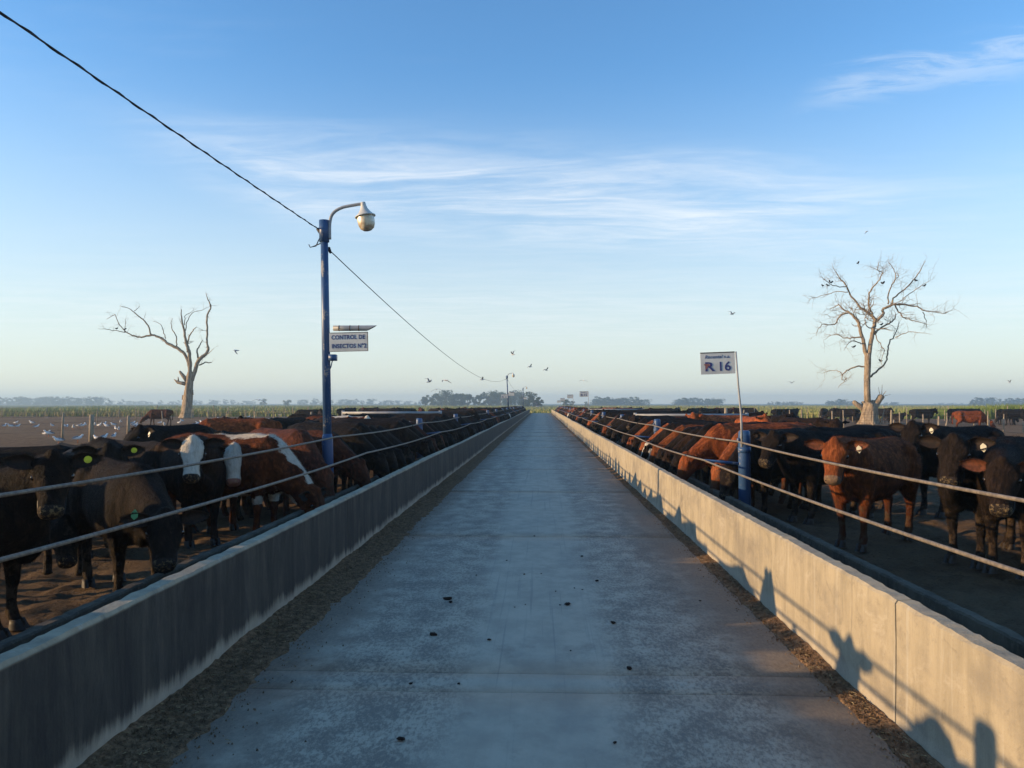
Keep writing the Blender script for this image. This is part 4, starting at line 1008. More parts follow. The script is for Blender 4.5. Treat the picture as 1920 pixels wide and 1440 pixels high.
for i in range(12):
    px = 640+i*21+random.uniform(-8, 8)
    spot(px, random.uniform(786, 793), random.choice(['up1', 'graze', 'up2']), random.choice(['black', 'black', 'brown', 'darkred']), random.uniform(0, 360), '%s from the left of the tiny cattle beyond the left pipe gate' % ordinal(i+1))

# ------------------------------------------------------------------ fences
def fence(pts, step, label, seed, hr=(1.0, 1.35), wires=(.45, .8, 1.1), big=None):
    rr = random.Random(seed); root = thing('wire_fence', label, 'fence', (pts[0][0], pts[0][1], 0)); o = Vector((pts[0][0], pts[0][1], 0))
    P = [Vector((x, y, 0)) for x, y in pts]
    for a, b_ in zip(P[:-1], P[1:]):
        n = max(1, int((b_-a).length/step))
        for k in range(n):
            if rr.random() < .06: continue
            p = a.lerp(b_, (k+rr.uniform(-.2, .2))/n)-o; h = rr.uniform(*hr); r = rr.uniform(.028, .055)*(1.6 if rr.random() < .12 else 1)
            lx, ly = rr.gauss(0, .035), rr.gauss(0, .05)
            if rr.random() < .07: lx, ly = rr.uniform(-.28, .28), rr.uniform(-.2, .2)
            m = MB(); m.tube([(0, 0, -.15), (lx*h*.5+rr.uniform(-.01, .01), ly*h*.5, h*.5), (lx*h, ly*h, h)], [r*1.05, r, r*.85], 7)
            m.build('post', [M['wood']], root, loc=p)
        for z in wires:
            q = [a.lerp(b_, t/8)-o+Vector((0, 0, z-.03*(t % 2))) for t in range(9)]
            m = MB(); m.tube(q, .004, 4); m.build('wire', [M['wire']], root)
fence([(-21.5, 27), (-22, 40), (-23, 94)], 4.6, 'old wire fence running away left of the pens, with one stout post', 41)
fence([(-38, 40), (-38, 94)], 6, 'second wire fence farther left in the gull pen', 42)
fence([(-70, 94.5), (-22, 95), (-3.5, 96)], 2.3, 'long fence at the back of the left pens against the grass', 43, (1.0, 1.5))
fence([(19.5, 27), (20, 40), (21, 80)], 3.4, 'crooked wire fence with leaning posts right of the pens', 44, (.9, 1.35))
fence([(27, 36), (28, 80)], 3.2, 'second crooked wire fence farther right', 45, (.9, 1.35))
fence([(38, 52), (40, 84)], 3.4, 'third wire fence at the far right of the pens', 48, (.9, 1.35))
fence([(3.5, 86), (40, 84.5), (75, 84)], 1.35, 'long dense fence at the back of the right pens against the grass', 46, (1.0, 1.5))
fence([(8.2, 40), (20, 40.5)], 2.2, 'cross fence between the right pens', 47)
fence([(-8.6, 44), (-22, 44.5)], 3.4, 'cross fence between the left pens', 49)
g = gnd(171, 826); b = MB(); b.tube([(0, 0, -.1), (.0, 0, .6), (.01, 0, 1.16)], [.105, .10, .095], 12); tag(b.build('corner_post', [M['wood']], loc=(g.x, g.y, 0)), 'stout grey wooden corner post standing among gulls at the left', 'post')
g = gnd(1378, 796); b = MB(); b.tube([(0, 0, -.1), (.0, 0, .6), (.01, 0, 1.3)], [.15, .14, .13], 12); tag(b.build('corner_post', [M['wood']], loc=(g.x, g.y+3, 0)), 'stout pale wooden post at the end of the right pipe gate', 'post')
for i, (px0, py0, px1, py1) in enumerate(((1768, 820, 1777, 787), (1848, 826, 1855, 787), (1676, 810, 1676, 787), (1919, 810, 1919, 790), (1460, 800, 1464, 781))):
    g = gnd(px0, py0); t = at(px1, py1, g.y); m = MB(); m.tube([(0, 0, -.1), ((t.x-g.x)*.5, 0, t.z*.5), (t.x-g.x, .02, t.z)], [.055, .05, .04], 8)
    tag(m.build('fence_stake', [M['wood']], loc=(g.x, g.y, 0)), ('pale stake leaning right, left of the orange-red steer', 'pale stake leaning right, right of the orange-red steer', 'upright stake just right of the big pollarded tree stump', 'upright stake at the right picture edge', 'short stake left of the dark steers by the right tree')[i], 'stake', 'loose stakes of the right fences')

# ------------------------------------------------------------------ dead trees
def branch_pts(pxs, d, rr, y0=0.0, y1=None):
    out = []
    for i, (px, py) in enumerate(pxs):
        y = y0+((y1-y0)*i/(len(pxs)-1) if y1 is not None else 0); p = at(px, py, d); p.y += y; out.append(p)
    return out
def dead_tree(name, label, base, trunk, stubs, limbs, off, sc, d, seed, twigs):
    """trunk/limbs: polylines measured on the photograph with widths (pixels of the enlarged view), given depth of their own"""
    rr = random.Random(seed); px = lambda q: (off[0]+q[0]/sc, off[1]+q[1]/sc); k = d/FPX/sc
    root = thing(name, label, 'tree', tuple(base))
    O = Vector(base)
    def rough(pts, rads, n, amp):
        v, f = tube(pts, rads, n); return [Vector(q)+Vector((fbm(q[0]*1.5, q[1]*1.5, q[2]*.5), fbm(q[1]*1.5, q[2]*.5, q[0]*1.5+9), 0))*amp*.25 for q in v], f
    m = MB(); P = [at(*px(q), d)-O for q in trunk]; w = [q[2]*k/2 for q in trunk]
    n = 18; vs, fs = [], []
    PP = spline(P, 4); ww = np.interp(np.arange(len(PP))/4, range(len(w)), w)
    for i, p in enumerate(PP):
        flare = max(0, 1-i/5)
        for a in range(n):
            th = 2*math.pi*a/n; r = ww[i]*(1+flare*.30*math.cos(5*th+1)+.11*math.cos(5*th+1+i*.06)+.06*math.sin(3*th+i*.4)+.05*fbm(math.cos(th)*2, math.sin(th)*2, i*.3))
            vs.append((p.x+r*math.cos(th), p.y+r*math.sin(th), p.z))
    for i in range(len(PP)-1):
        for a in range(n): fs.append((i*n+a, i*n+(a+1) % n, (i+1)*n+(a+1) % n, (i+1)*n+a))
    fs.append(tuple((len(PP)-1)*n+a for a in range(n))); m.add(vs, fs)
    m.build('trunk', [M['bark']], root)
    for st in stubs:
        pts = [at(*px(q), d)-O for q in st]; v, f = rough(pts, [q[2]*k/2 for q in st], 10, .12); m = MB(); m.add(v, f); m.build('stub', [M['bark']], root)
    for li, lb in enumerate(limbs):
        dep = rr.uniform(-2.2, 2.2)*lb[0]; pts = []
        for i, q in enumerate(lb[1]):
            p = at(*px(q), d)-O; p.y += dep*(i/(len(lb[1])-1))**1.2; pts.append(p)
        sp = spline(pts, 4); wd = np.interp(np.arange(len(sp))/4, range(len(pts)), [q[2]*k/2 for q in lb[1]])
        sp = [p+Vector((rr.gauss(0, .03), rr.gauss(0, .03), rr.gauss(0, .03))) if 0 < i < len(sp)-1 else p for i, p in enumerate(sp)]
        m = MB(); m.tube(sp, list(wd), 8)
        def grow(p, dr, r, ln, lev):
            q = [p]; dd = dr.copy(); nseg = 5
            for s_ in range(nseg):
                dd = (dd+Vector((rr.gauss(0, .32), rr.gauss(0, .32), rr.gauss(0.05, .28)))).normalized(); q.append(q[-1]+dd*ln/nseg)
            m.tube(q, [r*(1-.75*i/nseg) for i in range(nseg+1)], 4 if lev else 5, cap=False)
            if lev < 2:
                for _ in range(rr.randint(1, 3) if lev == 0 else rr.randint(0, 2)):
                    i = rr.randint(1, nseg-1); grow(q[i], (dd+Vector((rr.gauss(0, .8), rr.gauss(0, .8), rr.gauss(0, .6)))).normalized(), r*.6, ln*rr.uniform(.4, .75), lev+1)
        tw = int(twigs*len(sp)*lb[2])
        for _ in range(tw):
            i = min(len(sp)-1, int(len(sp)*(.25+.75*rr.random()))); tg = (sp[min(i+1, len(sp)-1)]-sp[max(i-1, 0)]).normalized()
            dr = (tg*.7+Vector((rr.gauss(0, .6), rr.gauss(0, .8), rr.gauss(.15, .6)))).normalized()
            grow(sp[i].copy(), dr, max(.010, wd[i]*.30), rr.uniform(.6, 1.6), 0)
        m.build('limb', [M['bark']], root)
    return root
# right tree: pollarded stump with one tall slender stem
RT = gnd(1626, 795); RT.z = 0
dead_tree('dead_tree', 'tall leafless tree on a thick pollarded stump in the right pen', RT,
  [(600, 1352, 150), (596, 1310, 118), (598, 1260, 110), (600, 1215, 104), (598, 1190, 92), (596, 1178, 60)],
  [[(575, 1240, 46), (540, 1215, 42), (505, 1192, 38), (488, 1178, 34), (478, 1170, 22)], [(625, 1250, 60), (650, 1195, 50), (675, 1155, 46), (690, 1132, 50), (694, 1122, 30)], [(560, 1200, 30), (552, 1170, 22)], [(625, 1200, 30), (628, 1160, 24)],
   [(694, 1125, 6), (695, 1085, 4), (698, 1045, 2)], [(700, 1128, 6), (720, 1100, 4), (728, 1092, 2)], [(684, 1130, 5), (672, 1090, 3), (668, 1062, 2)], [(700, 1135, 5), (730, 1125, 3), (758, 1118, 2)],
   [(588, 1200, 50), (584, 1100, 47), (583, 1000, 45), (586, 920, 46), (588, 850, 46), (588, 810, 44)]],
  [(.5, [(585, 850, 34), (570, 770, 30), (545, 690, 26), (525, 600, 24), (500, 548, 20), (440, 506, 14), (372, 540, 10), (345, 592, 8), (262, 592, 6), (222, 632, 4), (210, 678, 2)], .9),
   (1, [(500, 548, 16), (470, 510, 13), (430, 480, 11), (395, 440, 8), (340, 468, 4)], 1.2),
   (.4, [(590, 850, 36), (610, 745, 33), (628, 640, 30), (640, 572, 26), (605, 515, 20), (540, 470, 16), (470, 385, 13), (425, 300, 10), (380, 250, 8), (330, 175, 3)], 1.3),
   (1, [(430, 310, 8), (350, 308, 6), (280, 295, 5), (215, 250, 2)], 1.3),
   (1, [(440, 350, 7), (350, 345, 5), (290, 360, 4), (210, 380, 2)], 1.2),
   (1, [(625, 540, 16), (595, 470, 14), (578, 410, 12), (590, 330, 10), (640, 270, 8), (640, 225, 6), (590, 210, 5), (600, 150, 2)], 1.6),
   (.8, [(640, 575, 22), (690, 532, 22), (700, 480, 19), (760, 448, 17), (850, 452, 13), (930, 468, 10), (980, 500, 8), (1045, 505, 6), (1100, 522, 5), (1165, 500, 2)], .9),
   (1, [(760, 445, 12), (790, 385, 11), (860, 320, 9), (925, 230, 7), (960, 140, 3)], .9),
   (1, [(740, 440, 11), (745, 370, 10), (765, 310, 8), (800, 245, 7), (790, 175, 5), (750, 120, 3)], .8),
   (1, [(800, 245, 6), (855, 215, 5), (882, 170, 2)], .8),
   (1, [(850, 400, 6), (920, 340, 5), (985, 285, 2)], 1.0),
   (1, [(790, 440, 12), (810, 500, 10), (850, 550, 8), (900, 570, 6), (985, 600, 3)], 1.2),
   (1, [(1000, 500, 6), (1040, 550, 5), (1080, 600, 2)], .8),
   (.7, [(636, 665, 16), (700, 612, 14), (770, 582, 11), (822, 542, 8), (850, 500, 4)], 1.2),
   (.7, [(606, 985, 16), (655, 945, 14), (730, 872, 12), (748, 795, 11), (762, 718, 10), (800, 685, 8), (832, 605, 6), (850, 570, 3)], .5),
   (1, [(795, 690, 7), (850, 660, 5), (905, 662, 4), (945, 680, 2)], .5),
   (.7, [(584, 908, 12), (505, 912, 11), (432, 940, 10), (395, 985, 7), (412, 1010, 5), (430, 1000, 3)], .4),
   (1, [(400, 975, 6), (380, 940, 5), (340, 936, 4), (285, 955, 2)], .5),
   (1, [(430, 990, 5), (420, 1030, 4), (400, 1068, 2)], .3),
   (1, [(545, 690, 12), (480, 690, 9), (430, 690, 7), (370, 660, 5), (300, 700, 2)], 1.2),
   (1, [(540, 740, 9), (470, 720, 7), (410, 740, 5), (350, 800, 2)], 1.0),
   (1, [(640, 640, 9), (655, 720, 7), (690, 790, 5), (650, 850, 4), (640, 910, 2)], .6),
   (1, [(610, 620, 9), (565, 600, 7), (545, 540, 6), (560, 480, 4), (550, 420, 2)], 1.0)],
  (1480, 460), 4.0, RT.y, 5, .8)
LT = gnd(352, 783); LT.z = 0
dead_tree('dead_tree', 'broken leafless tree leaning a long bare limb left in the left pen', LT,
  [(958, 1282, 135), (962, 1230, 100), (968, 1160, 86), (972, 1090, 80), (976, 1030, 72), (984, 960, 66), (992, 890, 60), (996, 850, 48)],
  [[(958, 960, 40), (915, 952, 32), (880, 945, 28), (862, 932, 16), (846, 918, 6)], [(885, 945, 18), (884, 915, 12), (882, 896, 6)], [(962, 930, 42), (930, 890, 36), (905, 858, 26), (896, 842, 14)], [(930, 1100, 30), (926, 1060, 16)], [(1008, 1060, 24), (1012, 1012, 14)]],
  [(.3, [(990, 880, 40), (990, 745, 32), (975, 645, 33), (955, 585, 26), (935, 470, 20), (916, 385, 14), (912, 285, 6)], .45),
   (.3, [(1005, 930, 42), (1040, 820, 36), (1070, 740, 36), (1128, 692, 30), (1150, 642, 24), (1138, 600, 16), (1138, 480, 17), (1138, 340, 15), (1170, 262, 12), (1140, 195, 8), (1118, 140, 4)], .25),
   (1, [(1170, 262, 10), (1190, 230, 8), (1212, 203, 4)], .3),
   (.4, [(985, 810, 30), (952, 705, 27), (890, 648, 29), (800, 602, 26), (720, 548, 21), (640, 516, 18), (545, 538, 15), (480, 525, 12), (410, 495, 10), (340, 420, 8), (300, 335, 6), (222, 372, 3)], .5),
   (1, [(410, 495, 8), (310, 480, 6), (250, 470, 5), (180, 465, 2)], .9),
   (1, [(400, 490, 7), (390, 420, 5), (375, 350, 2)], .8),
   (.8, [(640, 515, 14), (605, 415, 12), (530, 345, 10), (475, 295, 7), (385, 258, 3)], .7),
   (1, [(490, 300, 6), (500, 260, 4), (455, 240, 2)], .8),
   (1, [(960, 590, 14), (1000, 520, 11), (1040, 475, 9), (1082, 452, 5)], .2),
   (1, [(865, 625, 12), (855, 530, 10), (800, 460, 8), (775, 400, 5), (770, 355, 3)], .4),
   (1, [(770, 550, 9), (745, 480, 7), (710, 420, 5), (640, 395, 2)], .5),
   (1, [(1062, 725, 18), (1042, 655, 14), (1048, 600, 10), (1052, 555, 5)], .4),
   (1, [(950, 480, 10), (960, 400, 8), (1000, 320, 6), (1080, 290, 4), (1140, 255, 2)], .4),
   (1, [(940, 430, 9), (945, 350, 6), (1000, 310, 4), (1025, 275, 2)], .5),
   (1, [(1075, 790, 14), (1110, 765, 11), (1140, 762, 7)], .5), (1, [(1150, 690, 7), (1200, 672, 5), (1258, 645, 2)], .4)],
  (150, 520), 4.8, LT.y, 9, .5)

# ------------------------------------------------------------------ grass, weeds, far trees
def m_leafy(name, c1, c2):
    m, t, b = mat(name, .8, .2); p = worldpos(t)
    L(t, mix(t, ramp(t, noise(t, p, .8, 4, .7), .35, .65), c1, c2), b.inputs['Base Color']); return m
M['grass'] = m_leafy('green_grass', (.11, .17, .03), (.17, .21, .05))
M['meadow'] = m_leafy('meadow_grass', (.17, .21, .045), (.25, .23, .085)); M['dry'] = m_leafy('dry_weeds', (.27, .20, .11), (.17, .14, .07))
M['leaf'] = m_leafy('tree_leaves', (.035, .055, .022), (.06, .08, .03))
M['treebark'] = simple('far_tree_bark', (.10, .08, .06), None, 4)
def blades(name, label, cat, n, pick, hfun, m, wid, seed):
    rng = random.Random(seed); vs, fs = [], []
    for _ in range(n):
        x, y = pick(rng); h = hfun(x, y, rng)
        if h <= .05: continue
        a = rng.uniform(0, 6.28); w = wid*rng.uniform(.6, 1.4); dx, dy = math.cos(a)*w, math.sin(a)*w
        lx, ly = rng.gauss(0, .25)*h, rng.gauss(0, .2)*h; k = len(vs)
        vs += [(x-dx, y-dy, -.2), (x+dx, y+dy, -.2), (x+lx*.4+dx*.6, y+ly*.4+dy*.6, h*.6), (x+lx*.4-dx*.6, y+ly*.4-dy*.6, h*.6), (x+lx, y+ly, h)]
        fs += [(k, k+1, k+2, k+3), (k+3, k+2, k+4)]
    o = link(name, mesh(name, vs, fs, [m])); o['kind'] = 'stuff'; tag(o, label, cat)
blades('tall_weeds', 'tall dry reeds and weeds behind the left pens', 'weeds', 9000, lambda r: (r.uniform(-105, -38), r.uniform(96, 122)), lambda x, y, r: r.uniform(.35, .95)*(.75+.35*fbm(x*.12, y*.1, 1, 3)), M['dry'], .035, 1)
blades('meadow_grass', 'green grass of the meadow beyond the pen fences', 'grass', 60000, lambda r: (lambda y: ((r.random()*2-1)*(70+y*.42), y))(86.5+r.random()**2.0*420), lambda x, y, r: (r.uniform(.25, .55)+.25*max(0, fbm(x*.06, y*.06, 4, 3)))*(1+y/700) *(.45 if abs(x) < 9 else 1) if (y > 96.5 or x > 5) and not (abs(x) < 4.2 and y < 137) else 0, M['meadow'], .10, 2)
blades('tall_green_grass', 'bank of lush tall green grass behind the right pens', 'grass', 12000, lambda r: (r.gauss(56, 10), 86+abs(r.gauss(0, 6))), lambda x, y, r: (.4+1.35*math.exp(-((x-56)/11)**2))*r.uniform(.6, 1.05), M['grass'], .05, 3)
def tree_crown(name, seed, w, h, n=2600, leaf=.42, z0=.10, z1=.78):
    rng = np.random.default_rng(seed); rr = random.Random(seed)
    cg = lambda: max(-.5, min(.5, rr.gauss(0, .28)))*w
    cl = [(cg(), cg(), h*(z0+z1*rr.random()**(1 if z0 > .05 else 1.2)), rr.uniform(.15, .27)*w) for _ in range(20)]
    vs, fs = [], []
    for i in range(n):
        cx, cy, cz, cr = cl[rr.randrange(len(cl))]; d = rng.normal(0, 1, 3); d /= np.linalg.norm(d); q = cr*(rr.random()**.45)
        p = np.array([cx, cy, cz])+d*q*np.array([1, 1, .8]); u = rng.normal(0, 1, 3); u /= np.linalg.norm(u); v = np.cross(u, rng.normal(0, 1, 3)); v /= np.linalg.norm(v)+1e-9
        s = leaf*rr.uniform(.5, 1.2); k = len(vs); vs += [p-u*s, p+v*s*.6, p+u*s, p-v*s*.6]; fs.append((k, k+1, k+2, k+3))
    return mesh(name, vs, fs, [M['leaf']], smooth=False)
CR = [tree_crown('crown', 100+i, w, 1.0*h) for i, (w, h) in enumerate(((8, 10), (10, 11), (6.5, 12), (12, 10), (5, 9)))]
CW = [tree_crown('wood_crown', 200+i, w, h, 1100, .55, .0, .86) for i, (w, h) in enumerate(((8, 10), (10, 11), (6.5, 12), (12, 10), (5, 9)))]
def trunk_mesh(h):
    b = MB(); b.tube([(0, 0, -.3), (.1, 0, h*.3), (0, .1, h*.62)], [.35, .28, .16], 7)
    for a in range(4): b.tube([(0, 0, h*.35), (math.cos(a*1.7)*h*.16, math.sin(a*1.7)*h*.16, h*.62)], [.16, .06], 5)
    return b.mesh('trunk', [M['treebark']])
TR = trunk_mesh(10)
rt = random.Random(77)
def far_tree(px, top, d, label, v=None):
    p = at(px, 757, d); h = at(px, top, d).z*1.08; v = rt.randrange(5) if v is None else v; s = h/[10, 11, 12, 10, 9][v]
    root = thing('far_tree', label, 'tree', (p.x, d, -.2), rt.uniform(0, 6), 'trees of the far wood'); root.scale = (s*rt.uniform(.9, 1.2), s*rt.uniform(.9, 1.2), s)
    link('trunk', TR, root); link('crown', CR[v], root)
mid = [(797, 739), (810, 745), (826, 736), (838, 734), (852, 737), (864, 736), (876, 740), (890, 738), (900, 741), (916, 733), (926, 740), (938, 736), (952, 741), (966, 735), (978, 742), (990, 737), (1003, 739), (1012, 748)]
for i, (px, top) in enumerate(mid):
    far_tree(px, top-1, 620+rt.uniform(-40, 40) if px < 985 else 420, '%s tree from the left in the far wood left of the alley\'s end' % ordinal(i+1))
for i, (px, top, d) in enumerate(((1062, 747, 520), (540, 750, 700), (1072, 752, 520), (494, 748, 900), (1100, 753, 700), (1290, 753, 800))):
    far_tree(px, top, d, ('rounded bush-like tree right of the alley\'s end', 'single small round tree left of the lamp pole', 'low tree beside the rounded one past the alley\'s end', 'small tree left of the single round one', 'low tree under the nearest far pen sign', 'low round tree before the right-hand wood')[i])
def wood(x0, x1, top, d, label, n, var=3):
    """a distant wood that reads as one mass"""
    V, F = [], []; off = 0
    for i in range(n):
        px = x0+(x1-x0)*(i+rt.uniform(.1, .9))/n; e = min(1, min(px-x0, x1-px)/12+.45)
        y = d+rt.uniform(-60, 60); p = at(px, 757, y); hh = at(px, 757-(757-top)*e+rt.uniform(-var*.5, var), y).z*1.18; v = rt.randrange(5); me = CW[v]; s = max(2, hh)/[10, 11, 12, 10, 9][v]
        co = np.empty(len(me.vertices)*3, np.float32); me.vertices.foreach_get('co', co); co = co.reshape(-1, 3)[:4*1100]*np.array([s*1.5, s*1.5, s])
        V.append(co+np.array([p.x, y, -.2])); m = len(co)//4; F.append(np.arange(m*4).reshape(-1, 4)+off); off += len(co)
    o = link('far_wood', mesh('far_wood', np.concatenate(V), np.concatenate(F), [M['leaf']], smooth=False)); o['kind'] = 'stuff'; tag(o, label, 'wood')
wood(-60, 205, 746, 1150, 'long dark wood on the horizon at the left edge', 34)
wood(205, 480, 751, 1500, 'thin hazy treeline behind the left dead tree', 26)
wood(560, 790, 750, 1400, 'hazy treeline left of the far wood', 24, 4)
wood(1112, 1210, 746, 900, 'hazy clump of trees right of the far pen signs', 14)
wood(1265, 1350, 747, 1000, 'flat-topped hazy grove in the right middle of the horizon', 14, 1.5)
wood(1438, 1506, 753, 1150, 'low hazy grove left of the right dead tree', 10, 1)
wood(1550, 1600, 750, 1000, 'small hazy grove just left of the right dead tree', 8)
wood(1600, 1690, 754, 1300, 'low hazy grove behind the pollarded stump', 10, 1)
wood(1750, 1815, 755, 1700, 'faintest low grove near the right edge', 8, 1)
wood(1818, 1990, 747, 1000, 'dark grove on the horizon at the right edge', 20, 2)

# ------------------------------------------------------------------ birds
def gull_mesh(flying=None):
    b = MB()
    if flying is None:
        b.tube([(-.20, 0, .15), (-.14, 0, .16), (-.05, 0, .17), (.04, 0, .18), (.10, 0, .21), (.125, 0, .255), (.15, 0, .285), (.18, 0, .28), (.20, 0, .272)], [.006, .03, .062, .066, .05, .034, .034, .026, .010], 8, 0)
        b.tube([(-.24, 0, .165), (-.15, 0, .19), (-.02, .0, .215), (.06, 0, .215)], [.008, .035, .050, .01], 8, 1)
        b.tube([(.195, 0, .275), (.24, 0, .262)], [.011, .003], 5, 2)
        for s in (-1, 1): b.tube([(-.01, s*.025, .13), (0, s*.025, -.02)], .006, 4, 2)
    else:
        b.tube([(-.24, 0, 0), (-.16, 0, .0), (-.02, 0, .0), (.10, 0, .01), (.16, 0, .02), (.20, 0, .015), (.25, 0, .01)], [.02, .035, .058, .05, .036, .026, .006], 8, 0)
        for s in (-1, 1):
            ribs = [(0.03, .04, .13, -.05), (.05, .20, .14, -.03), (.06, .36, .12, .02), (-.01, .48, .10, 0), (-.12, .62, .05, 0)]
            vs = []
            for i, (x, yy, c, _) in enumerate(ribs):
                z = flying[0]*yy if yy < .36 else flying[0]*.36+flying[1]*(yy-.36)
                for q, (fx, t) in enumerate(((.5, .008), (0, .014), (-.5, .004))): vs.append((x+c*fx, s*yy, .02+z+t)); vs.append((x+c*fx, s*yy, .02+z-t*.5))
            fs = []; fm = []
            for i in range(4):
                for q in range(2):
                    a = i*6+q*2; fs += [(a, a+2, a+8, a+6), (a+1, a+7, a+9, a+3)]
                fs += [(i*6, i*6+6, i*6+7, i*6+1), (i*6+4, i*6+5, i*6+11, i*6+10)]
            b.add(vs, fs, 1)
    return b.mesh('gull', [M['gull'], M['gullgrey'], M['beak']])
GS = gull_mesh(); GF = [gull_mesh((.55, -.25)), gull_mesh((-.15, -.55)), gull_mesh((.9, .2))]
rb = random.Random(13)
ground_gulls = [(8, 803), (20, 804), (33, 803), (68, 804), (98, 802), (122, 802), (125, 804), (137, 806), (148, 802), (154, 803), (160, 801), (178, 801), (186, 802), (196, 799), (200, 803), (213, 800), (217, 808), (222, 809), (226, 795), (87, 819), (91, 819), (146, 829), (181, 828), (195, 826), (213, 824), (109, 832), (249, 797), (255, 803), (258, 806), (252, 801), (336, 796), (341, 793), (300, 796), (308, 801), (371, 797), (378, 796), (383, 799), (390, 796), (392, 801), (366, 801), (412, 789), (414, 793), (432, 791), (478, 785), (485, 793), (487, 796), (494, 794), (501, 791), (511, 795), (525, 780), (527, 789), (538, 792), (552, 791), (450, 787), (466, 784), (243, 799), (30, 796), (60, 797), (270, 791), (404, 800)]
for i, (px, py) in enumerate(ground_gulls):
    g = gnd(px, py); o = link('gull', GS, None, (g.x, g.y, -.02), (0, 0, rb.uniform(0, 6.28))); s = rb.uniform(.95, 1.25); o.scale = (s, s, s)
    tag(o, 'white gull standing on the dark mud of the left pens', 'gull', 'gulls on the ground in the left pens')
for i, (px, py, d, v, h, sc, lb) in enumerate(((443, 657, 62, 1, 200, 1.0, 'gull flying just right of the left dead tree'), (1372, 589, 75, 0, 20, 1.0, 'gull flying high to the upper right of the R16 sign'), (962, 665, 85, 2, 160, 1.0, 'gull flying over the second lamp pole'),
        (804, 716, 62, 0, 30, 1, 'left gull of the pair flying over the far wood'), (836, 713, 62, 1, 150, 1, 'right gull of the pair flying over the far wood'), (818, 730, 75, 1, 80, .9, 'tiny gull low over the left end of the far wood'), (904, 712, 80, 0, 10, 1, 'gull gliding left of the second lamp pole'), (994, 688, 80, 0, 20, .9, 'gull gliding right of the second lamp pole, left of two'), (1024, 694, 80, 0, 25, .9, 'gull gliding right of the second lamp pole, right of two'),
        (1094, 713, 90, 1, 100, .9, 'tiny gull above the nearest far pen sign'), (486, 750, 70, 1, 90, 1, 'dark gull low over the left horizon'), (1484, 718, 110, 0, 40, 1, 'tiny gull low in the sky left of the right tree'), (1625, 434, 120, 1, 0, 1, 'tiny bird high above the right tree'), (1893, 717, 110, 2, 0, .9, 'tiny gull near the right edge over the horizon'), (1008, 762, 100, 2, 30, 1.2, 'white gull flying low at the end of the alley'))):
    p = at(px, py, d); o = link('flying_gull', GF[v], None, p, (rb.uniform(-.3, .3), rb.uniform(-.2, .2), rad(h))); o.scale = (sc,)*3
    tag(o, lb, 'gull', 'gulls in flight')
bpy.context.view_layer.update()
def limb_points(origin):
    P = []
    for o in bpy.data.objects:
        if o.name.split('.')[0] == 'limb' and o.parent and (o.parent.location-Vector(origin)).length < .5:
            c = np.empty(len(o.data.vertices)*3, np.float32); o.data.vertices.foreach_get('co', c); P.append(c.reshape(-1, 3)+np.array(o.parent.location))
    return np.concatenate(P)
LPR, LPL = limb_points(RT), limb_points(LT)
def perch(p, pts):      # the nearest twig to sit on
    d = (pts[:, 0]-p.x)**2+(pts[:, 2]-p.z)**2; q = pts[int(d.argmin())]; return Vector((float(q[0]), float(q[1]), float(q[2])+.05))
b = MB(); b.tube([(-.14, 0, .10), (-.08, 0, .07), (0, 0, .08), (.06, 0, .12), (.09, 0, .16), (.13, 0, .155)], [.012, .03, .055, .045, .03, .006], 7); b.tube([(.0, .02, .05), (.0, .02, -.04)], .006, 4); PB = b.mesh('perched_bird', [M['darkbird']])
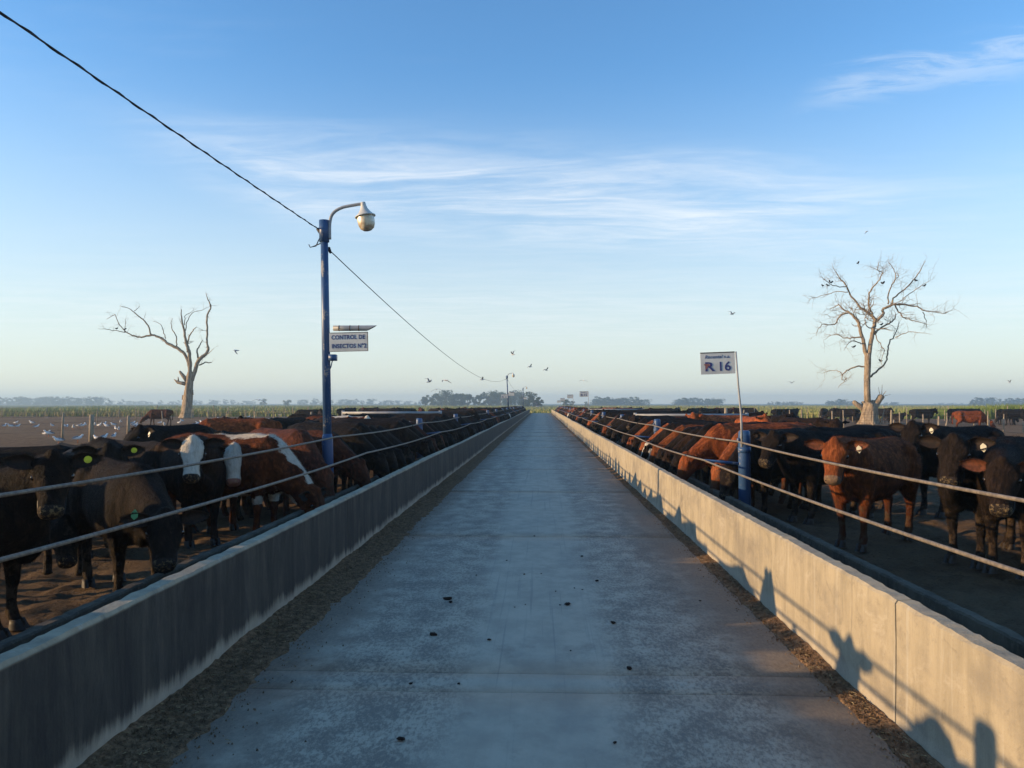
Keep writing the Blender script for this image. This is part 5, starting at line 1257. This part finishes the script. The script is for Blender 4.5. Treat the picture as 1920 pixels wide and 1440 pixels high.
for i, (zx, zy) in enumerate(((440, 152), (283, 292), (234, 326), (265, 326), (300, 298), (684, 282), (720, 277), (926, 286), (985, 325), (452, 770), (700, 600), (706, 880))):
    p = perch(at(1480+zx/4, 460+zy/4, RT.y), LPR); o = link('perched_bird', PB, None, p, (0, 0, rb.uniform(0, 6))); o.scale = (1.35,)*3
    tag(o, 'small dark bird perched among the twigs of the right dead tree', 'bird', 'birds perched in the right dead tree')
for i, (zx, zy) in enumerate(((337, 475), (405, 472))):
    p = perch(at(150+zx/4.8, 520+zy/4.8, LT.y), LPL); o = link('perched_bird', PB, None, p, (0, 0, 1)); o.scale = (1.6,)*3
    tag(o, ('left', 'right')[i]+' dark bird perched on the long limb of the left tree', 'bird')

# ------------------------------------------------------------------ dung on the road
DB = [blob_mesh('dung_clod', .04, i*3.1, M['dung'], 8, .5, .5) for i in range(4)]
for i, (px, py, s) in enumerate(((840, 1124, 1.0), (845, 1130, .5), (812, 1191, .8), (1064, 1134, .75), (1150, 1169, .6), (1119, 1090, .5), (983, 1078, .35), (917, 1201, .4), (770, 1284, .35), (860, 1284, .3), (1091, 1044, .45), (1077, 1104, .25), (1050, 1136, .25), (1042, 1110, .25), (1015, 1077, .25), (1092, 1107, .25), (1002, 1006, .4), (965, 1140, .2), (985, 1135, .2), (752, 1388, .55), (1153, 1395, .3), (1180, 1255, .6), (950, 1052, .3), (893, 1080, .3), (1313, 1128, .3), (1070, 1222, .2))):
    g = gnd(px, py); o = link('dung_clod', DB[i % 4], None, (g.x, g.y, .008), (0, 0, i*1.3)); o.scale = (s, s*.7, s*.7)
    tag(o, ('biggest dark dung clod on the road, left of its middle' if i == 0 else 'small dark dung clod lying on the concrete road'), 'dung', 'dung clods on the road')

# ------------------------------------------------------------------ haze over the plain
b = MB(); b.box(-2300, 2300, -200, 2100, -1.5, 24); hz = b.build('haze', [], smooth=False); hz['kind'] = 'stuff'
hm = bpy.data.materials.new('haze'); hm.use_nodes = True; t = hm.node_tree; t.nodes.clear()
pv = N(t, 'ShaderNodeVolumePrincipled'); pv.inputs['Density'].default_value = .0007; pv.inputs['Color'].default_value = (.55, .80, 1.0, 1); pv.inputs['Anisotropy'].default_value = .2
mo = N(t, 'ShaderNodeOutputMaterial'); L(t, pv.outputs[0], mo.inputs['Volume']); hz.data.materials.append(hm)
tag(hz, 'thin morning haze over the plain', 'haze')
